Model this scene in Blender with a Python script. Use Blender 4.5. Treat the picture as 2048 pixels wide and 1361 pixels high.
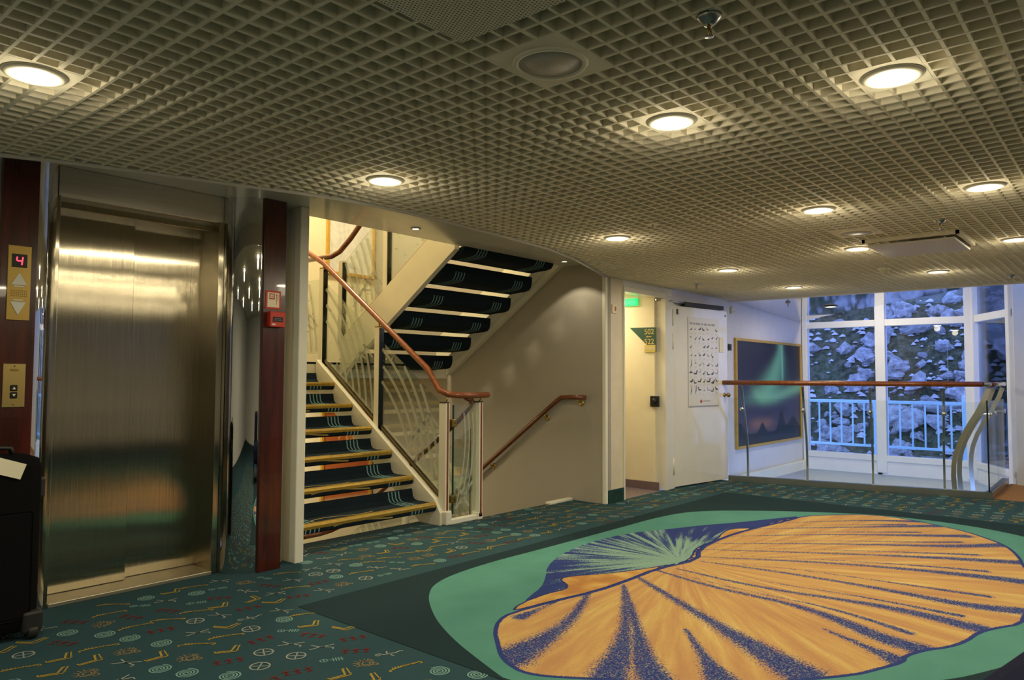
import bpy, bmesh, math, random
import numpy as np
from mathutils import Vector, Matrix, noise as mnoise

for o in list(bpy.data.objects):
    bpy.data.objects.remove(o, do_unlink=True)
SC = bpy.context.scene
COL = SC.collection
R = math.radians
rng = random.Random(7)

# ------------------------------------------------------------------ camera
W_PX, H_PX, F_PX = 2048, 1361, 1480.33
cam_d = bpy.data.cameras.new('camera')
cam = bpy.data.objects.new('camera', cam_d)
COL.objects.link(cam)
cam_d.sensor_fit = 'HORIZONTAL'
cam_d.sensor_width = 36.0
cam_d.lens = 36.0 * F_PX / W_PX
cam_d.clip_start = 0.05
cam_d.clip_end = 200
yaw, pitch, roll = R(40.625), R(2.862), R(0.2655)
fw = Vector((math.cos(pitch) * math.cos(yaw), math.cos(pitch) * math.sin(yaw), math.sin(pitch)))
ri = Vector((math.sin(yaw), -math.cos(yaw), 0))
up = ri.cross(fw)
Rr = ri * math.cos(roll) + up * math.sin(roll)
Uu = -ri * math.sin(roll) + up * math.cos(roll)
m = Matrix((Rr, Uu, -fw)).transposed().to_4x4()
m.translation = Vector((0, 0, 1.2))
cam.matrix_world = m
SC.camera = cam

# ------------------------------------------------------------------ world, exposure
wd = bpy.data.worlds.new('world')
SC.world = wd
wd.use_nodes = True
wd.node_tree.nodes['Background'].inputs[0].default_value = (0.27, 0.42, 1.0, 1)
wd.node_tree.nodes['Background'].inputs[1].default_value = 4.8
SC.view_settings.view_transform = 'Standard'
SC.view_settings.look = 'None'
SC.view_settings.gamma = 1
SC.view_settings.use_curve_mapping = False
SC.view_settings.exposure = -0.25
DOWNLIGHT_W = 12.0       # downward part of each fitting
FILL_W = 1.6            # added point light under each lens, brightens the ceiling grid
STAIR_W = 170.0
WARM = (1.0, 0.87, 0.60)

# ------------------------------------------------------------------ helpers
def tag(o, label=None, cat=None, group=None, kind=None):
    if label: o['label'] = label
    if cat: o['category'] = cat
    if group: o['group'] = group
    if kind: o['kind'] = kind
    return o

def empty(name, loc=(0, 0, 0), rz=0, parent=None):
    o = bpy.data.objects.new(name, None)
    o.empty_display_size = 0.1
    COL.objects.link(o)
    o.location = loc
    o.rotation_euler = (0, 0, rz)
    if parent: o.parent = parent
    return o

class MB:
    def __init__(s):
        s.v, s.f, s.smooth = [], [], []
    def add(s, vs, fs, smooth=False, M=None):
        b = len(s.v)
        for p in vs:
            p = Vector(p)
            if M: p = M @ p
            s.v.append(tuple(p))
        for f in fs:
            s.f.append(tuple(i + b for i in f))
            s.smooth.append(smooth)
        return s
    def box(s, a, b, M=None):
        x0, y0, z0 = a; x1, y1, z1 = b
        vs = [(x0,y0,z0),(x1,y0,z0),(x1,y1,z0),(x0,y1,z0),(x0,y0,z1),(x1,y0,z1),(x1,y1,z1),(x0,y1,z1)]
        return s.add(vs, [(0,3,2,1),(4,5,6,7),(0,1,5,4),(1,2,6,5),(2,3,7,6),(3,0,4,7)], M=M)
    def bbox(s, a, b, r=0.005, M=None):
        """box with bevelled edges"""
        bm = bmesh.new()
        bmesh.ops.create_cube(bm, size=1)
        a = Vector(a); b = Vector(b)
        for v in bm.verts:
            v.co = Vector(((v.co[i] + .5) * (b[i] - a[i]) + a[i] for i in range(3)))
        bmesh.ops.bevel(bm, geom=list(bm.edges), offset=r, segments=2, affect='EDGES', profile=.5)
        bm.verts.index_update()
        s.add([v.co.copy() for v in bm.verts], [[v.index for v in f.verts] for f in bm.faces], M=M)
        bm.free()
        return s
    def prism(s, poly, axis, a, b, M=None, smooth=False):
        """poly: 2-D points; extruded along axis ('x': pts are (y,z); 'y': (x,z); 'z': (x,y))"""
        n = len(poly)
        def P(p, t):
            return {'x': (t, p[0], p[1]), 'y': (p[0], t, p[1]), 'z': (p[0], p[1], t)}[axis]
        vs = [P(p, a) for p in poly] + [P(p, b) for p in poly]
        s.add(vs, [tuple(range(n))[::-1], tuple(range(n, 2 * n))], M=M)
        b0 = len(s.v) - 2 * n
        for i in range(n):
            j = (i + 1) % n
            s.f.append((b0 + i, b0 + j, b0 + n + j, b0 + n + i)); s.smooth.append(smooth)
        return s
    def tube(s, pts, r, n=12, M=None, caps=True):
        pts = [Vector(p) for p in pts]
        rs = r if isinstance(r, (list, tuple)) else [r] * len(pts)
        vs, fs = [], []
        prev = None
        for i, p in enumerate(pts):
            if i == 0: t = pts[1] - p
            elif i == len(pts) - 1: t = p - pts[i - 1]
            else: t = (pts[i + 1] - p).normalized() + (p - pts[i - 1]).normalized()
            t.normalize()
            if prev is None:
                a = Vector((0, 0, 1)) if abs(t.z) < .9 else Vector((1, 0, 0))
                u = t.cross(a).normalized()
            else:
                u = (prev - t * prev.dot(t)).normalized()
            w = t.cross(u)
            prev = u
            for k in range(n):
                th = 2 * math.pi * k / n
                vs.append(p + (u * math.cos(th) + w * math.sin(th)) * rs[i])
        for i in range(len(pts) - 1):
            for k in range(n):
                k2 = (k + 1) % n
                fs.append((i * n + k, i * n + k2, (i + 1) * n + k2, (i + 1) * n + k))
        s.add(vs, fs, True, M)
        if caps:
            b = len(s.v) - len(vs)
            s.f.append(tuple(b + k for k in range(n))[::-1]); s.smooth.append(False)
            e = b + (len(pts) - 1) * n
            s.f.append(tuple(e + k for k in range(n))); s.smooth.append(False)
        return s
    def lathe(s, prof, n=32, M=None, smooth=True):
        """prof: (r,z) list around Z"""
        vs, fs = [], []
        for r, z in prof:
            for k in range(n):
                th = 2 * math.pi * k / n
                vs.append((r * math.cos(th), r * math.sin(th), z))
        for i in range(len(prof) - 1):
            for k in range(n):
                k2 = (k + 1) % n
                fs.append((i * n + k, i * n + k2, (i + 1) * n + k2, (i + 1) * n + k))
        s.add(vs, fs, smooth, M)
        b = len(s.v) - len(vs)
        if prof[0][0] > 1e-5:
            s.f.append(tuple(b + k for k in range(n))[::-1]); s.smooth.append(False)
        if prof[-1][0] > 1e-5:
            e = b + (len(prof) - 1) * n
            s.f.append(tuple(e + k for k in range(n))); s.smooth.append(False)
        return s
    def strip(s, pts, w, z=0.0, M=None):
        """flat ribbon in xy along 2-D pts"""
        n = len(pts)
        vs, fs = [], []
        for i in range(n):
            a = pts[max(i - 1, 0)]; b = pts[min(i + 1, n - 1)]
            dx, dy = b[0] - a[0], b[1] - a[1]
            L = math.hypot(dx, dy) or 1
            nx, ny = -dy / L * w / 2, dx / L * w / 2
            vs += [(pts[i][0] + nx, pts[i][1] + ny, z), (pts[i][0] - nx, pts[i][1] - ny, z)]
        for i in range(n - 1):
            fs.append((2 * i, 2 * i + 1, 2 * i + 3, 2 * i + 2))
        return s.add(vs, fs, M=M)
    def mesh(s, name, mat=None, fix=True):
        me = bpy.data.meshes.new(name)
        me.from_pydata(s.v, [], s.f)
        me.polygons.foreach_set('use_smooth', s.smooth)
        if fix:
            bm = bmesh.new(); bm.from_mesh(me)
            bmesh.ops.recalc_face_normals(bm, faces=bm.faces)
            bm.to_mesh(me); bm.free()
        if mat: me.materials.append(mat)
        me.update()
        return me
    def build(s, name, mat=None, parent=None, fix=True):
        o = bpy.data.objects.new(name, s.mesh(name, mat, fix))
        COL.objects.link(o)
        if parent: o.parent = parent
        return o

def copy_tree(o, parent=None):
    c = o.copy(); COL.objects.link(c); c.parent = parent
    for ch in list(o.children):
        copy_tree(ch, c)
    return c

def struct(name, mb, mat, label=None, parent=None):
    o = mb.build(name, mat, parent)
    if parent is None:
        o['kind'] = 'structure'
        if label: o['label'] = label
    return o

def text_mesh(name, txt, size, mat, parent=None, M=None, depth=0.0006, align='CENTER', width=1.0):
    cu = bpy.data.curves.new(name, 'FONT')
    cu.body = txt; cu.size = size; cu.align_x = align; cu.align_y = 'CENTER'; cu.extrude = depth
    to = bpy.data.objects.new(name, cu)
    COL.objects.link(to)
    dg = bpy.context.evaluated_depsgraph_get()
    me = bpy.data.meshes.new_from_object(to.evaluated_get(dg))
    bpy.data.objects.remove(to, do_unlink=True)
    me.name = name
    if width != 1.0: me.transform(Matrix.Diagonal((width, 1, 1, 1)))
    if M: me.transform(M)
    me.materials.clear(); me.materials.append(mat)
    o = bpy.data.objects.new(name, me)
    COL.objects.link(o)
    if parent: o.parent = parent
    return o

# ------------------------------------------------------------------ materials
class NT:
    def __init__(s, name):
        s.m = bpy.data.materials.new(name); s.m.use_nodes = True
        s.t = s.m.node_tree; s.n = s.t.nodes; s.l = s.t.links
        s.b = s.n['Principled BSDF']; s.out = s.n['Material Output']
    def node(s, ty, **kw):
        n = s.n.new(ty)
        for k, v in kw.items():
            if k in n.inputs.keys(): n.inputs[k].default_value = v
            else: setattr(n, k, v)
        return n
    def link(s, a, b): s.l.new(a, b)
    def ramp(s, fac, stops, interp='LINEAR'):
        r = s.n.new('ShaderNodeValToRGB'); r.color_ramp.interpolation = interp
        e = r.color_ramp.elements
        while len(e) < len(stops): e.new(0.5)
        for x, (p, c) in zip(e, stops):
            x.position = p; x.color = (*c, 1) if len(c) == 3 else c
        s.link(fac, r.inputs[0]); return r.outputs[0]
    def coord(s, scale=(1, 1, 1), kind='Object'):
        tc = s.n.new('ShaderNodeTexCoord'); mp = s.n.new('ShaderNodeMapping')
        mp.inputs['Scale'].default_value = scale
        s.link(tc.outputs[kind], mp.inputs[0]); return mp.outputs[0]
    def noise(s, scale=5, detail=3, rough=.5, vec=None):
        n = s.node('ShaderNodeTexNoise'); n.inputs['Scale'].default_value = scale
        n.inputs['Detail'].default_value = detail; n.inputs['Roughness'].default_value = rough
        if vec: s.link(vec, n.inputs['Vector'])
        return n.outputs['Fac']
    def mix(s, fac, a, b):
        n = s.n.new('ShaderNodeMix'); n.data_type = 'RGBA'
        for i, v in ((0, fac), (6, a), (7, b)):
            if hasattr(v, 'is_linked') or hasattr(v, 'links'): s.link(v, n.inputs[i])
            elif i == 0: n.inputs[0].default_value = v
            else: n.inputs[i].default_value = (*v, 1)
        return n.outputs[2]
    def math(s, op, a, b=None):
        n = s.n.new('ShaderNodeMath'); n.operation = op
        for i, v in enumerate((a, b)):
            if v is None: continue
            if hasattr(v, 'links'): s.link(v, n.inputs[i])
            else: n.inputs[i].default_value = v
        return n.outputs[0]
    def bump(s, h, strength=.2, dist=.01):
        n = s.n.new('ShaderNodeBump'); n.inputs['Strength'].default_value = strength
        n.inputs['Distance'].default_value = dist
        s.link(h, n.inputs['Height']); s.link(n.outputs[0], s.b.inputs['Normal'])
    def attr(s, name):
        n = s.n.new('ShaderNodeAttribute'); n.attribute_name = name; return n
    def set(s, rough=.5, metal=0, spec=.5, coat=0):
        s.b.inputs['Roughness'].default_value = rough; s.b.inputs['Metallic'].default_value = metal
        s.b.inputs['Specular IOR Level'].default_value = spec
        s.b.inputs['Coat Weight'].default_value = coat
        return s

def paint(name, col, rough=.5, var=.06, scale=6, spec=.4, metal=0, bump=0, coat=0, bscale=60):
    t = NT(name).set(rough, metal, spec, coat)
    v = t.coord()
    a = tuple(max(0, c * (1 - var)) for c in col); b = tuple(min(1, c * (1 + var)) for c in col)
    t.link(t.ramp(t.noise(scale, 4, .55, v), [(.3, a), (.7, b)]), t.b.inputs['Base Color'])
    if bump: t.bump(t.noise(bscale, 2, .5, v), bump, .004)
    return t.m

def wood(name, dark, light, axis='z', rough=.28, coat=.4):
    t = NT(name).set(rough, 0, .5, coat)
    sc = {'z': (9, 9, .8), 'x': (.8, 9, 9), 'y': (9, .8, 9)}[axis]
    v = t.coord(sc)
    t.link(t.ramp(t.noise(3.0, 6, .6, v), [(.3, dark), (.7, light)]), t.b.inputs['Base Color'])
    return t.m

def emit(name, col, s):
    t = NT(name)
    t.b.inputs['Base Color'].default_value = (*col, 1)
    t.b.inputs['Emission Color'].default_value = (*col, 1)
    t.b.inputs['Emission Strength'].default_value = s
    v = t.coord()
    t.link(t.ramp(t.noise(3, 1, .5, v), [(0, tuple(c * .97 for c in col)), (1, col)]), t.b.inputs['Emission Color'])
    return t.m

def glass(name, tint=(.93, .97, .95), rough=.0, ior=1.45, boost=1.0):
    t = NT(name)
    n = t.n; n.remove(t.b)
    tr = n.new('ShaderNodeBsdfTransparent'); tr.inputs[0].default_value = (*tint, 1)
    gl = n.new('ShaderNodeBsdfGlossy'); gl.inputs['Roughness'].default_value = rough
    fr = n.new('ShaderNodeFresnel'); fr.inputs[0].default_value = ior
    mx = n.new('ShaderNodeMixShader')
    t.link(t.math('MULTIPLY', fr.outputs[0], boost), mx.inputs[0])
    t.link(tr.outputs[0], mx.inputs[1]); t.link(gl.outputs[0], mx.inputs[2])
    t.link(mx.outputs[0], t.out.inputs[0])
    return t.m

def frosted(name, col=(.62, .66, .60), a=.75):
    t = NT(name).set(.6, 0, .3)
    t.b.inputs['Alpha'].default_value = a
    v = t.coord()
    t.link(t.ramp(t.noise(30, 2, .5, v), [(.3, tuple(c * .93 for c in col)), (.7, col)]), t.b.inputs['Base Color'])
    return t.m

def steel(name, col, rough, stretch=None, wave=0, bs=.1):
    t = NT(name).set(rough, 1.0)
    t.b.inputs['Base Color'].default_value = (*col, 1)
    v = t.coord()
    if stretch:
        v2 = t.coord(stretch)
        h = t.noise(1.0, 2, .5, v2)
        c = t.ramp(h, [(.3, tuple(k * .86 for k in col)), (.7, col)])
        t.link(c, t.b.inputs['Base Color'])
        if wave:
            w = t.math('MULTIPLY', t.noise(2.2, 1, .4, v), wave)
            h = t.math('ADD', h, w)
        t.bump(h, bs, .002)
    else:
        t.link(t.ramp(t.noise(40, 3, .5, v), [(.2, tuple(k * .96 for k in col)), (.8, col)]), t.b.inputs['Base Color'])
        if wave:
            t.bump(t.noise(1.6, 1, .4, v), wave, .01)
    return t.m

MAT = {}
M_ = MAT
M_['slat'] = paint('slat_beige_enamel', (.86, .80, .635), .75, .04, spec=.15)
M_['backing'] = paint('ceiling_backing', (.70, .65, .51), .8, .05)
M_['white'] = paint('white_enamel', (.72, .70, .60), .4, .03)
M_['whitegrey'] = paint('white_grey_panel', (.78, .76, .70), .35, .03)
M_['soffit'] = paint('soffit_lacquer', (.60, .58, .52), .22, .03, spec=.5, coat=.3)
M_['wallpaper'] = None
t = NT('speckled_wallpaper').set(.6, 0, .3)
v = t.coord()
a = t.ramp(t.noise(220, 2, .6, v), [(.35, (.28, .255, .22)), (.65, (.42, .39, .335))])
t.link(a, t.b.inputs['Base Color']); t.bump(t.noise(260, 2, .5, v), .15, .002)
M_['wallpaper'] = t.m
M_['beige'] = paint('beige_panel', (.66, .58, .42), .35, .05)
M_['cream'] = paint('cream_wall', (.78, .70, .50), .5, .03)
M_['picwall'] = paint('pale_lilac_wall', (.66, .64, .66), .5, .03)
M_['doorwhite'] = paint('door_white_lacquer', (.72, .69, .60), .22, .03, coat=.4)
M_['frame_white'] = paint('window_frame_white', (.74, .75, .76), .4, .03)
M_['mahogany'] = wood('mahogany_strip', (.028, .005, .003), (.075, .012, .006), 'z', .2, .3)
M_['railwood'] = wood('handrail_wood', (.14, .032, .006), (.26, .068, .014), 'x', .36, .2)
M_['railwood_d'] = wood('handrail_wood_dark', (.085, .022, .007), (.17, .045, .013), 'y', .25, .5)
t = NT('brushed_steel_door').set(.14, 1.0)
v = t.coord((90, 90, 1.2))
t.link(t.ramp(t.noise(1.0, 2, .5, v), [(.3, (.44, .395, .295)), (.7, (.48, .43, .325))]), t.b.inputs['Base Color'])
t.b.inputs['Anisotropic'].default_value = 1.0
tn = t.n.new('ShaderNodeTangent'); tn.direction_type = 'UV_MAP'; tn.uv_map = 'brush'
t.link(tn.outputs[0], t.b.inputs['Tangent'])
hb = t.math('ADD', t.math('MULTIPLY', t.noise(1.0, 1, .5, t.coord((1000, 1000, 1.5))), .0006), t.math('MULTIPLY', t.noise(2.0, 1, .4, t.coord((1, 1, .35))), .0022))
t.bump(hb, .6, 1.0)
M_['steel_door'] = t.m
M_['steel_head'] = steel('satin_steel_header', (.74, .70, .61), .30, (3, 260, 200), .5, .05)
M_['mirror'] = steel('polished_steel', (.70, .70, .68), .02, None, .0)
M_['satin'] = steel('satin_steel', (.50, .50, .47), .28)
M_['brass'] = steel('polished_brass', (.36, .25, .075), .34)
M_['brass_d'] = steel('brushed_brass', (.55, .41, .16), .32, (200, 3, 200), 0, .06)
M_['bronze'] = steel('dark_bronze', (.16, .13, .07), .3)
M_['nosing'] = paint('gold_nosing', (.42, .27, .045), .32, .12, 30, .5, .5)
M_['gold'] = paint('gold_frame', (.62, .38, .07), .35, .1, 20, .5, .4)
M_['sill'] = steel('ribbed_aluminium', (.62, .56, .42), .42, (4, 300, 300), 0, .1)
M_['stair_carpet'] = paint('stair_carpet', (.010, .018, .026), .95, .35, 160, .1, bump=.4, bscale=300)
M_['stripe'] = paint('stair_stripe_teal', (.16, .30, .32), .95, .2, 160, .1)
M_['stripe_gold'] = paint('stair_swash_gold', (.26, .20, .07), .95, .2, 160, .1)
M_['carpet'] = None
t = NT('teal_carpet').set(.95, 0, .1)
v = t.coord()
c = t.ramp(t.noise(700, 2, .6, v), [(.3, (.018, .047, .058)), (.7, (.038, .086, .102))])
c2 = t.mix(t.ramp(t.noise(2.5, 3, .5, v), [(.35, (0, 0, 0)), (.7, (.35, .35, .35))]), c, (.018, .054, .072))
t.link(c2, t.b.inputs['Base Color']); t.bump(t.noise(900, 2, .5, v), .35, .003)
M_['carpet'] = t.m
M_['m_white'] = paint('motif_pale', (.30, .33, .30), .95, .25, 300, .1)
M_['m_teal'] = paint('motif_teal', (.16, .30, .28), .95, .25, 300, .1)
M_['m_gold'] = paint('motif_gold', (.33, .235, .045), .95, .25, 300, .1)
M_['m_red'] = paint('motif_red', (.16, .022, .022), .95, .25, 300, .1)
M_['m_tan'] = paint('motif_tan', (.25, .20, .11), .95, .25, 300, .1)
M_['orange_carpet'] = paint('rust_carpet', (.30, .15, .06), .95, .3, 90, .1, bump=.3)
M_['vinyl'] = paint('mauve_vinyl', (.17, .125, .13), .4, .2, 80)
M_['mauve'] = paint('mauve_skirting', (.16, .11, .12), .4, .08)
M_['greenstone'] = paint('dark_green_skirting', (.016, .045, .038), .3, .5, 30)
M_['black'] = paint('black_plastic', (.008, .008, .009), .4, .2)
M_['case'] = paint('black_ballistic_nylon', (.004, .004, .0045), .9, .3, 400, .12, bump=.5, bscale=700)
M_['rubber'] = paint('grey_rubber', (.016, .016, .017), .5, .2)
M_['paper'] = paint('paper', (.72, .68, .52), .5, .05)
M_['poster'] = paint('poster_film', (.66, .63, .54), .25, .01, coat=.1)
M_['ink'] = paint('grey_ink', (.07, .07, .07), .4, .3, 60)
M_['inkl'] = paint('pale_ink', (.33, .33, .33), .4, .2, 60)
M_['red'] = paint('signal_red', (.50, .035, .02), .35, .05)
M_['redlogo'] = paint('logo_red', (.55, .10, .05), .4, .05)
M_['signwhite'] = paint('sign_cream', (.80, .72, .52), .4, .03)
M_['signgreen'] = paint('sign_green', (.02, .075, .06), .3, .1)
M_['signgold'] = paint('sign_gold', (.62, .47, .12), .35, .06)
M_['btn'] = paint('button_white', (.62, .62, .55), .4, .03)
M_['btn_black'] = paint('button_black', (.012, .012, .012), .3, .05)
M_['led'] = emit('led_red', (1.0, .03, .06), 5.0)
M_['exitgreen'] = emit('exit_green', (.02, .75, .22), 1.3)
M_['lamp'] = emit('lamp_disc', (1.0, .97, .86), 9.0)
M_['spot'] = emit('spot_disc', (1.0, .9, .62), 14.0)
M_['trimring'] = paint('lamp_ring', (.55, .52, .42), .3, .03)
M_['glass'] = glass('clear_glass', (.93, .96, .93), 0, 1.45, .28)
M_['glass_edge'] = paint('glass_edge_green', (.01, .05, .035), .15, .1)
M_['glass_black'] = paint('glass_edge_black', (.008, .012, .012), .15, .1)
M_['pane'] = glass('window_pane', (.86, .90, .97), 0, 1.5, .9)
M_['etch'] = frosted('etched_band', (.46, .48, .41), .62)
M_['outrail'] = paint('deck_rail_paint', (.50, .66, .70), .4, .06)
M_['navy'] = paint('navy_upholstery', (.010, .011, .030), .9, .2, 200, .05, bump=.2)
M_['gloss_ceiling'] = steel('gloss_ceiling_panel', (.74, .73, .72), .05, None, .05)
M_['acpanel'] = paint('grey_vent_panel', (.62, .58, .53), .6, .12, 140)
M_['chrome'] = steel('chrome', (.75, .74, .70), .08)

# perforated tile: dot pattern on a flat plate (holes about three pixels)
def perforated(name, base, hole, pitch, rad):
    t = NT(name).set(.45, 0, .4)
    v = t.coord((1 / pitch, 1 / pitch, 1))
    sp = t.n.new('ShaderNodeSeparateXYZ'); t.link(v, sp.inputs[0])
    row = t.math('FLOOR', sp.outputs[1])
    sh = t.math('MULTIPLY', t.math('MODULO', row, 2), .5)
    fx = t.math('SUBTRACT', t.math('FRACT', t.math('ADD', sp.outputs[0], sh)), .5)
    fy = t.math('SUBTRACT', t.math('FRACT', sp.outputs[1]), .5)
    d = t.math('SQRT', t.math('ADD', t.math('MULTIPLY', fx, fx), t.math('MULTIPLY', fy, fy)))
    k = t.math('LESS_THAN', d, rad)
    t.link(t.mix(k, base, hole), t.b.inputs['Base Color'])
    return t.m
M_['perf'] = perforated('perforated_tile', (.78, .73, .58), (.10, .095, .075), .0105, .27)
M_['spkgrill'] = perforated('speaker_grille', (.66, .61, .52), (.22, .20, .17), .006, .3)

# hillside outside
t = NT('mossy_slope').set(.95, 0, .1)
v = t.coord()
t.link(t.ramp(t.noise(5.5, 9, .74, v), [(.38, (.04, .045, .025)), (.5, (.10, .105, .05)), (.62, (.19, .165, .11)), (.75, (.07, .09, .04))]), t.b.inputs['Base Color'])
t.bump(t.noise(6, 6, .7, v), 1, .25)
M_['slope'] = t.m
t = NT('grey_boulder').set(.9, 0, .2)
v = t.coord()
t.link(t.ramp(t.noise(2.2, 6, .65, v), [(.32, (.20, .18, .17)), (.5, (.38, .355, .345)), (.7, (.56, .53, .51))]), t.b.inputs['Base Color'])
t.bump(t.noise(5, 6, .65, v), .8, .12)
M_['rock'] = t.m

# ================================================================== SETTING
ZC = 2.167           # underside of the open-cell ceiling
ZB = 2.31            # underside of the smooth soffit along the stair side
SX, SY = .0740, .0676
GX0, GY0 = 1.992, .760
XMAX = 8.80

# floor ------------------------------------------------------------
outline = [(-3, -4.5), (8.83, -4.5), (8.83, 1.237), (8.28, 3.75), (8.28, 3.95), (5.95, 3.95), (5.95, 4.35),
           (4.62, 4.35), (4.25, 4.35), (4.25, 4.62), (2.78, 4.62), (2.78, 4.60), (-3, 4.60)]
floor = struct('floor', MB().prism(outline, 'z', -.12, 0), M_['carpet'], 'dark teal patterned carpet floor of the lobby')
fo = struct('floor', MB().box((8.835, -4.5, -.12), (10.25, 1.23, 0)), M_['orange_carpet'], 'rust orange carpet strip beside the windows')
fo2 = struct('floor', MB().box((6.28, 3.951, -.12), (7.06, 6.5, -.002)), M_['vinyl'], 'mauve vinyl floor of the cabin corridor')

# carpet motifs ------------------------------------------------------
def circ(cx, cy, r, n=18, a0=0, a1=2 * math.pi):
    return [(cx + r * math.cos(a0 + (a1 - a0) * i / n), cy + r * math.sin(a0 + (a1 - a0) * i / n)) for i in range(n + 1)]
def motif_spiral():
    n = 60
    s = [((.10 + .9 * i / n) * .5 * math.cos(i / n * 6.6 * math.pi), (.10 + .9 * i / n) * .5 * math.sin(i / n * 6.6 * math.pi)) for i in range(n + 1)]
    return 'm_teal', [(s, .075)]
def motif_swimmer():
    return 'm_white', [([(-.6, .12), (-.42, .16), (-.25, .0), (0, .02), (.3, .05), (.5, .2), (.64, .16)], .07),
                       ([(-.05, .02), (-.1, .22), (-.02, .34)], .06), ([(.02, .02), (.06, -.2), (.16, -.26)], .06),
                       ([(-.62, .04), (-.52, -.06), (-.4, -.04)], .06), (circ(.02, .03, .05, 6), .07)]
def motif_skier():
    return 'm_white', [([(-.5, -.3), (-.1, -.02), (.1, .06), (.5, .3)], .06), ([(-.5, .22), (-.1, .02), (.2, -.02), (.52, -.12)], .06),
                       ([(-.12, .02), (.12, .04)], .12), ([(.5, -.12), (.5, -.3)], .06)]
def motif_L():
    return 'm_gold', [([(-.45, -.4), (.38, -.32), (.45, -.1)], .07), ([(-.42, -.28), (.18, -.2), (.28, .42), (.36, .42)], .10),
                      ([(.40, -.2), (.46, .46)], .06), ([(-.45, -.4), (-.52, -.18)], .07)]
def motif_bone():
    L = [([(-.7, -.10), (-.4, -.02), (0, .05), (.4, .04), (.7, .10)], .075), ([(-.7, -.10), (-.66, -.24)], .07), ([(.7, .10), (.74, -.04), (.62, -.08)], .06)]
    for i in range(9):
        x = -.5 + i * .12
        L.append(([(x, .02 + .04 * math.sin(i)), (x + .05, .14)], .05))
    return 'm_gold', L
def motif_comb():
    L = [(circ(-.34, 0, .16, 10), .055), ([(-.34, -.16), (-.34, .16)], .05), ([(-.18, 0), (.5, 0)], .05)]
    for i in range(4):
        L.append(([(.05 + i * .12, -.2), (.05 + i * .12, .2)], .05))
    return 'm_teal', L
def motif_wheel():
    return 'm_white', [(circ(0, 0, .40, 16), .065), ([(-.4, 0), (.4, 0)], .055), ([(0, -.4), (0, .4)], .055)]
def motif_red():
    L = []
    for x in (-.45, 0, .45):
        L += [([(x, -.26), (x + .04, .06), (x - .02, .26)], .07), ([(x - .16, .10), (x + .04, .04), (x + .18, .16)], .06), ([(x - .1, -.28), (x, -.1), (x + .14, -.24)], .06)]
    return 'm_red', L
def motif_bug():
    L = [(circ(0, 0, .30, 12), .055), (circ(.02, 0, .17, 9), .05), (circ(.42, .04, .12, 7), .05)]
    for i in range(6):
        a = -1.2 + i * .45
        L.append(([(-.28 * math.cos(a), .28 * math.sin(a)), (-.55 * math.cos(a), .50 * math.sin(a))], .045))
        L.append(([(.22 * math.sin(a), .28 * abs(math.cos(a))), (.34 * math.sin(a), .52 * abs(math.cos(a)))], .045))
    return 'm_tan', L
kinds = [motif_spiral, motif_bone, motif_swimmer, motif_L, motif_red, motif_wheel, motif_bug, motif_spiral, motif_comb, motif_skier, motif_L, motif_bone]
INLAY = (2.25, -.35, 7.42, 3.40)
def in_floor(x, y):
    if INLAY[0] - .02 < x < INLAY[2] + .02 and INLAY[1] - .02 < y < INLAY[3] + .02: return False
    if x > 8.83 or x > 8.83 - (y - 1.237) * .2189 - .08 or x < -.3 or y < -1.2: return False
    if y > 3.86 and x > 5.9: return False
    if y > 4.30 and x > 4.2: return False
    if x < 2.8 and y > 4.05 and not (1.5 < x < 2.25 and y < 4.27): return False
    return y < 4.55
bags = {k: MB() for k in ('m_teal', 'm_white', 'm_gold', 'm_red', 'm_tan')}
sp = .148
j = 0
for iy in range(-8, 32):
    for ix in range(-2, 62):
        x = ix * sp + (iy % 2) * sp * .5 + rng.uniform(-.018, .018)
        y = iy * sp + rng.uniform(-.018, .018)
        j = (ix * 5 + iy * 3 + (ix * ix * 7 + iy * iy * 5) % 11) % len(kinds)
        if not in_floor(x, y): continue
        c, L = kinds[j]()
        s = .100 if j not in (1, 11) else .108
        if kinds[j] in (motif_spiral,): s = .092
        a = rng.choice((.15, -.25, .5, -.6)) + rng.uniform(-.2, .2) - .6
        if kinds[j] in (motif_bone,): a = -.5 + rng.uniform(-.35, .35)
        Mx = Matrix.Translation((x, y, .0015)) @ Matrix.Rotation(a, 4, 'Z') @ Matrix.Scale(s, 4)
        for pts, w in L:
            bags[c].strip(pts, w * 1.0, 0, Mx)
for k, mb in bags.items():
    o = mb.build('carpet_motifs', M_[k], floor, fix=False)
    o['kind'] = 'stuff'
    me = o.data
    me.update()

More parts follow.
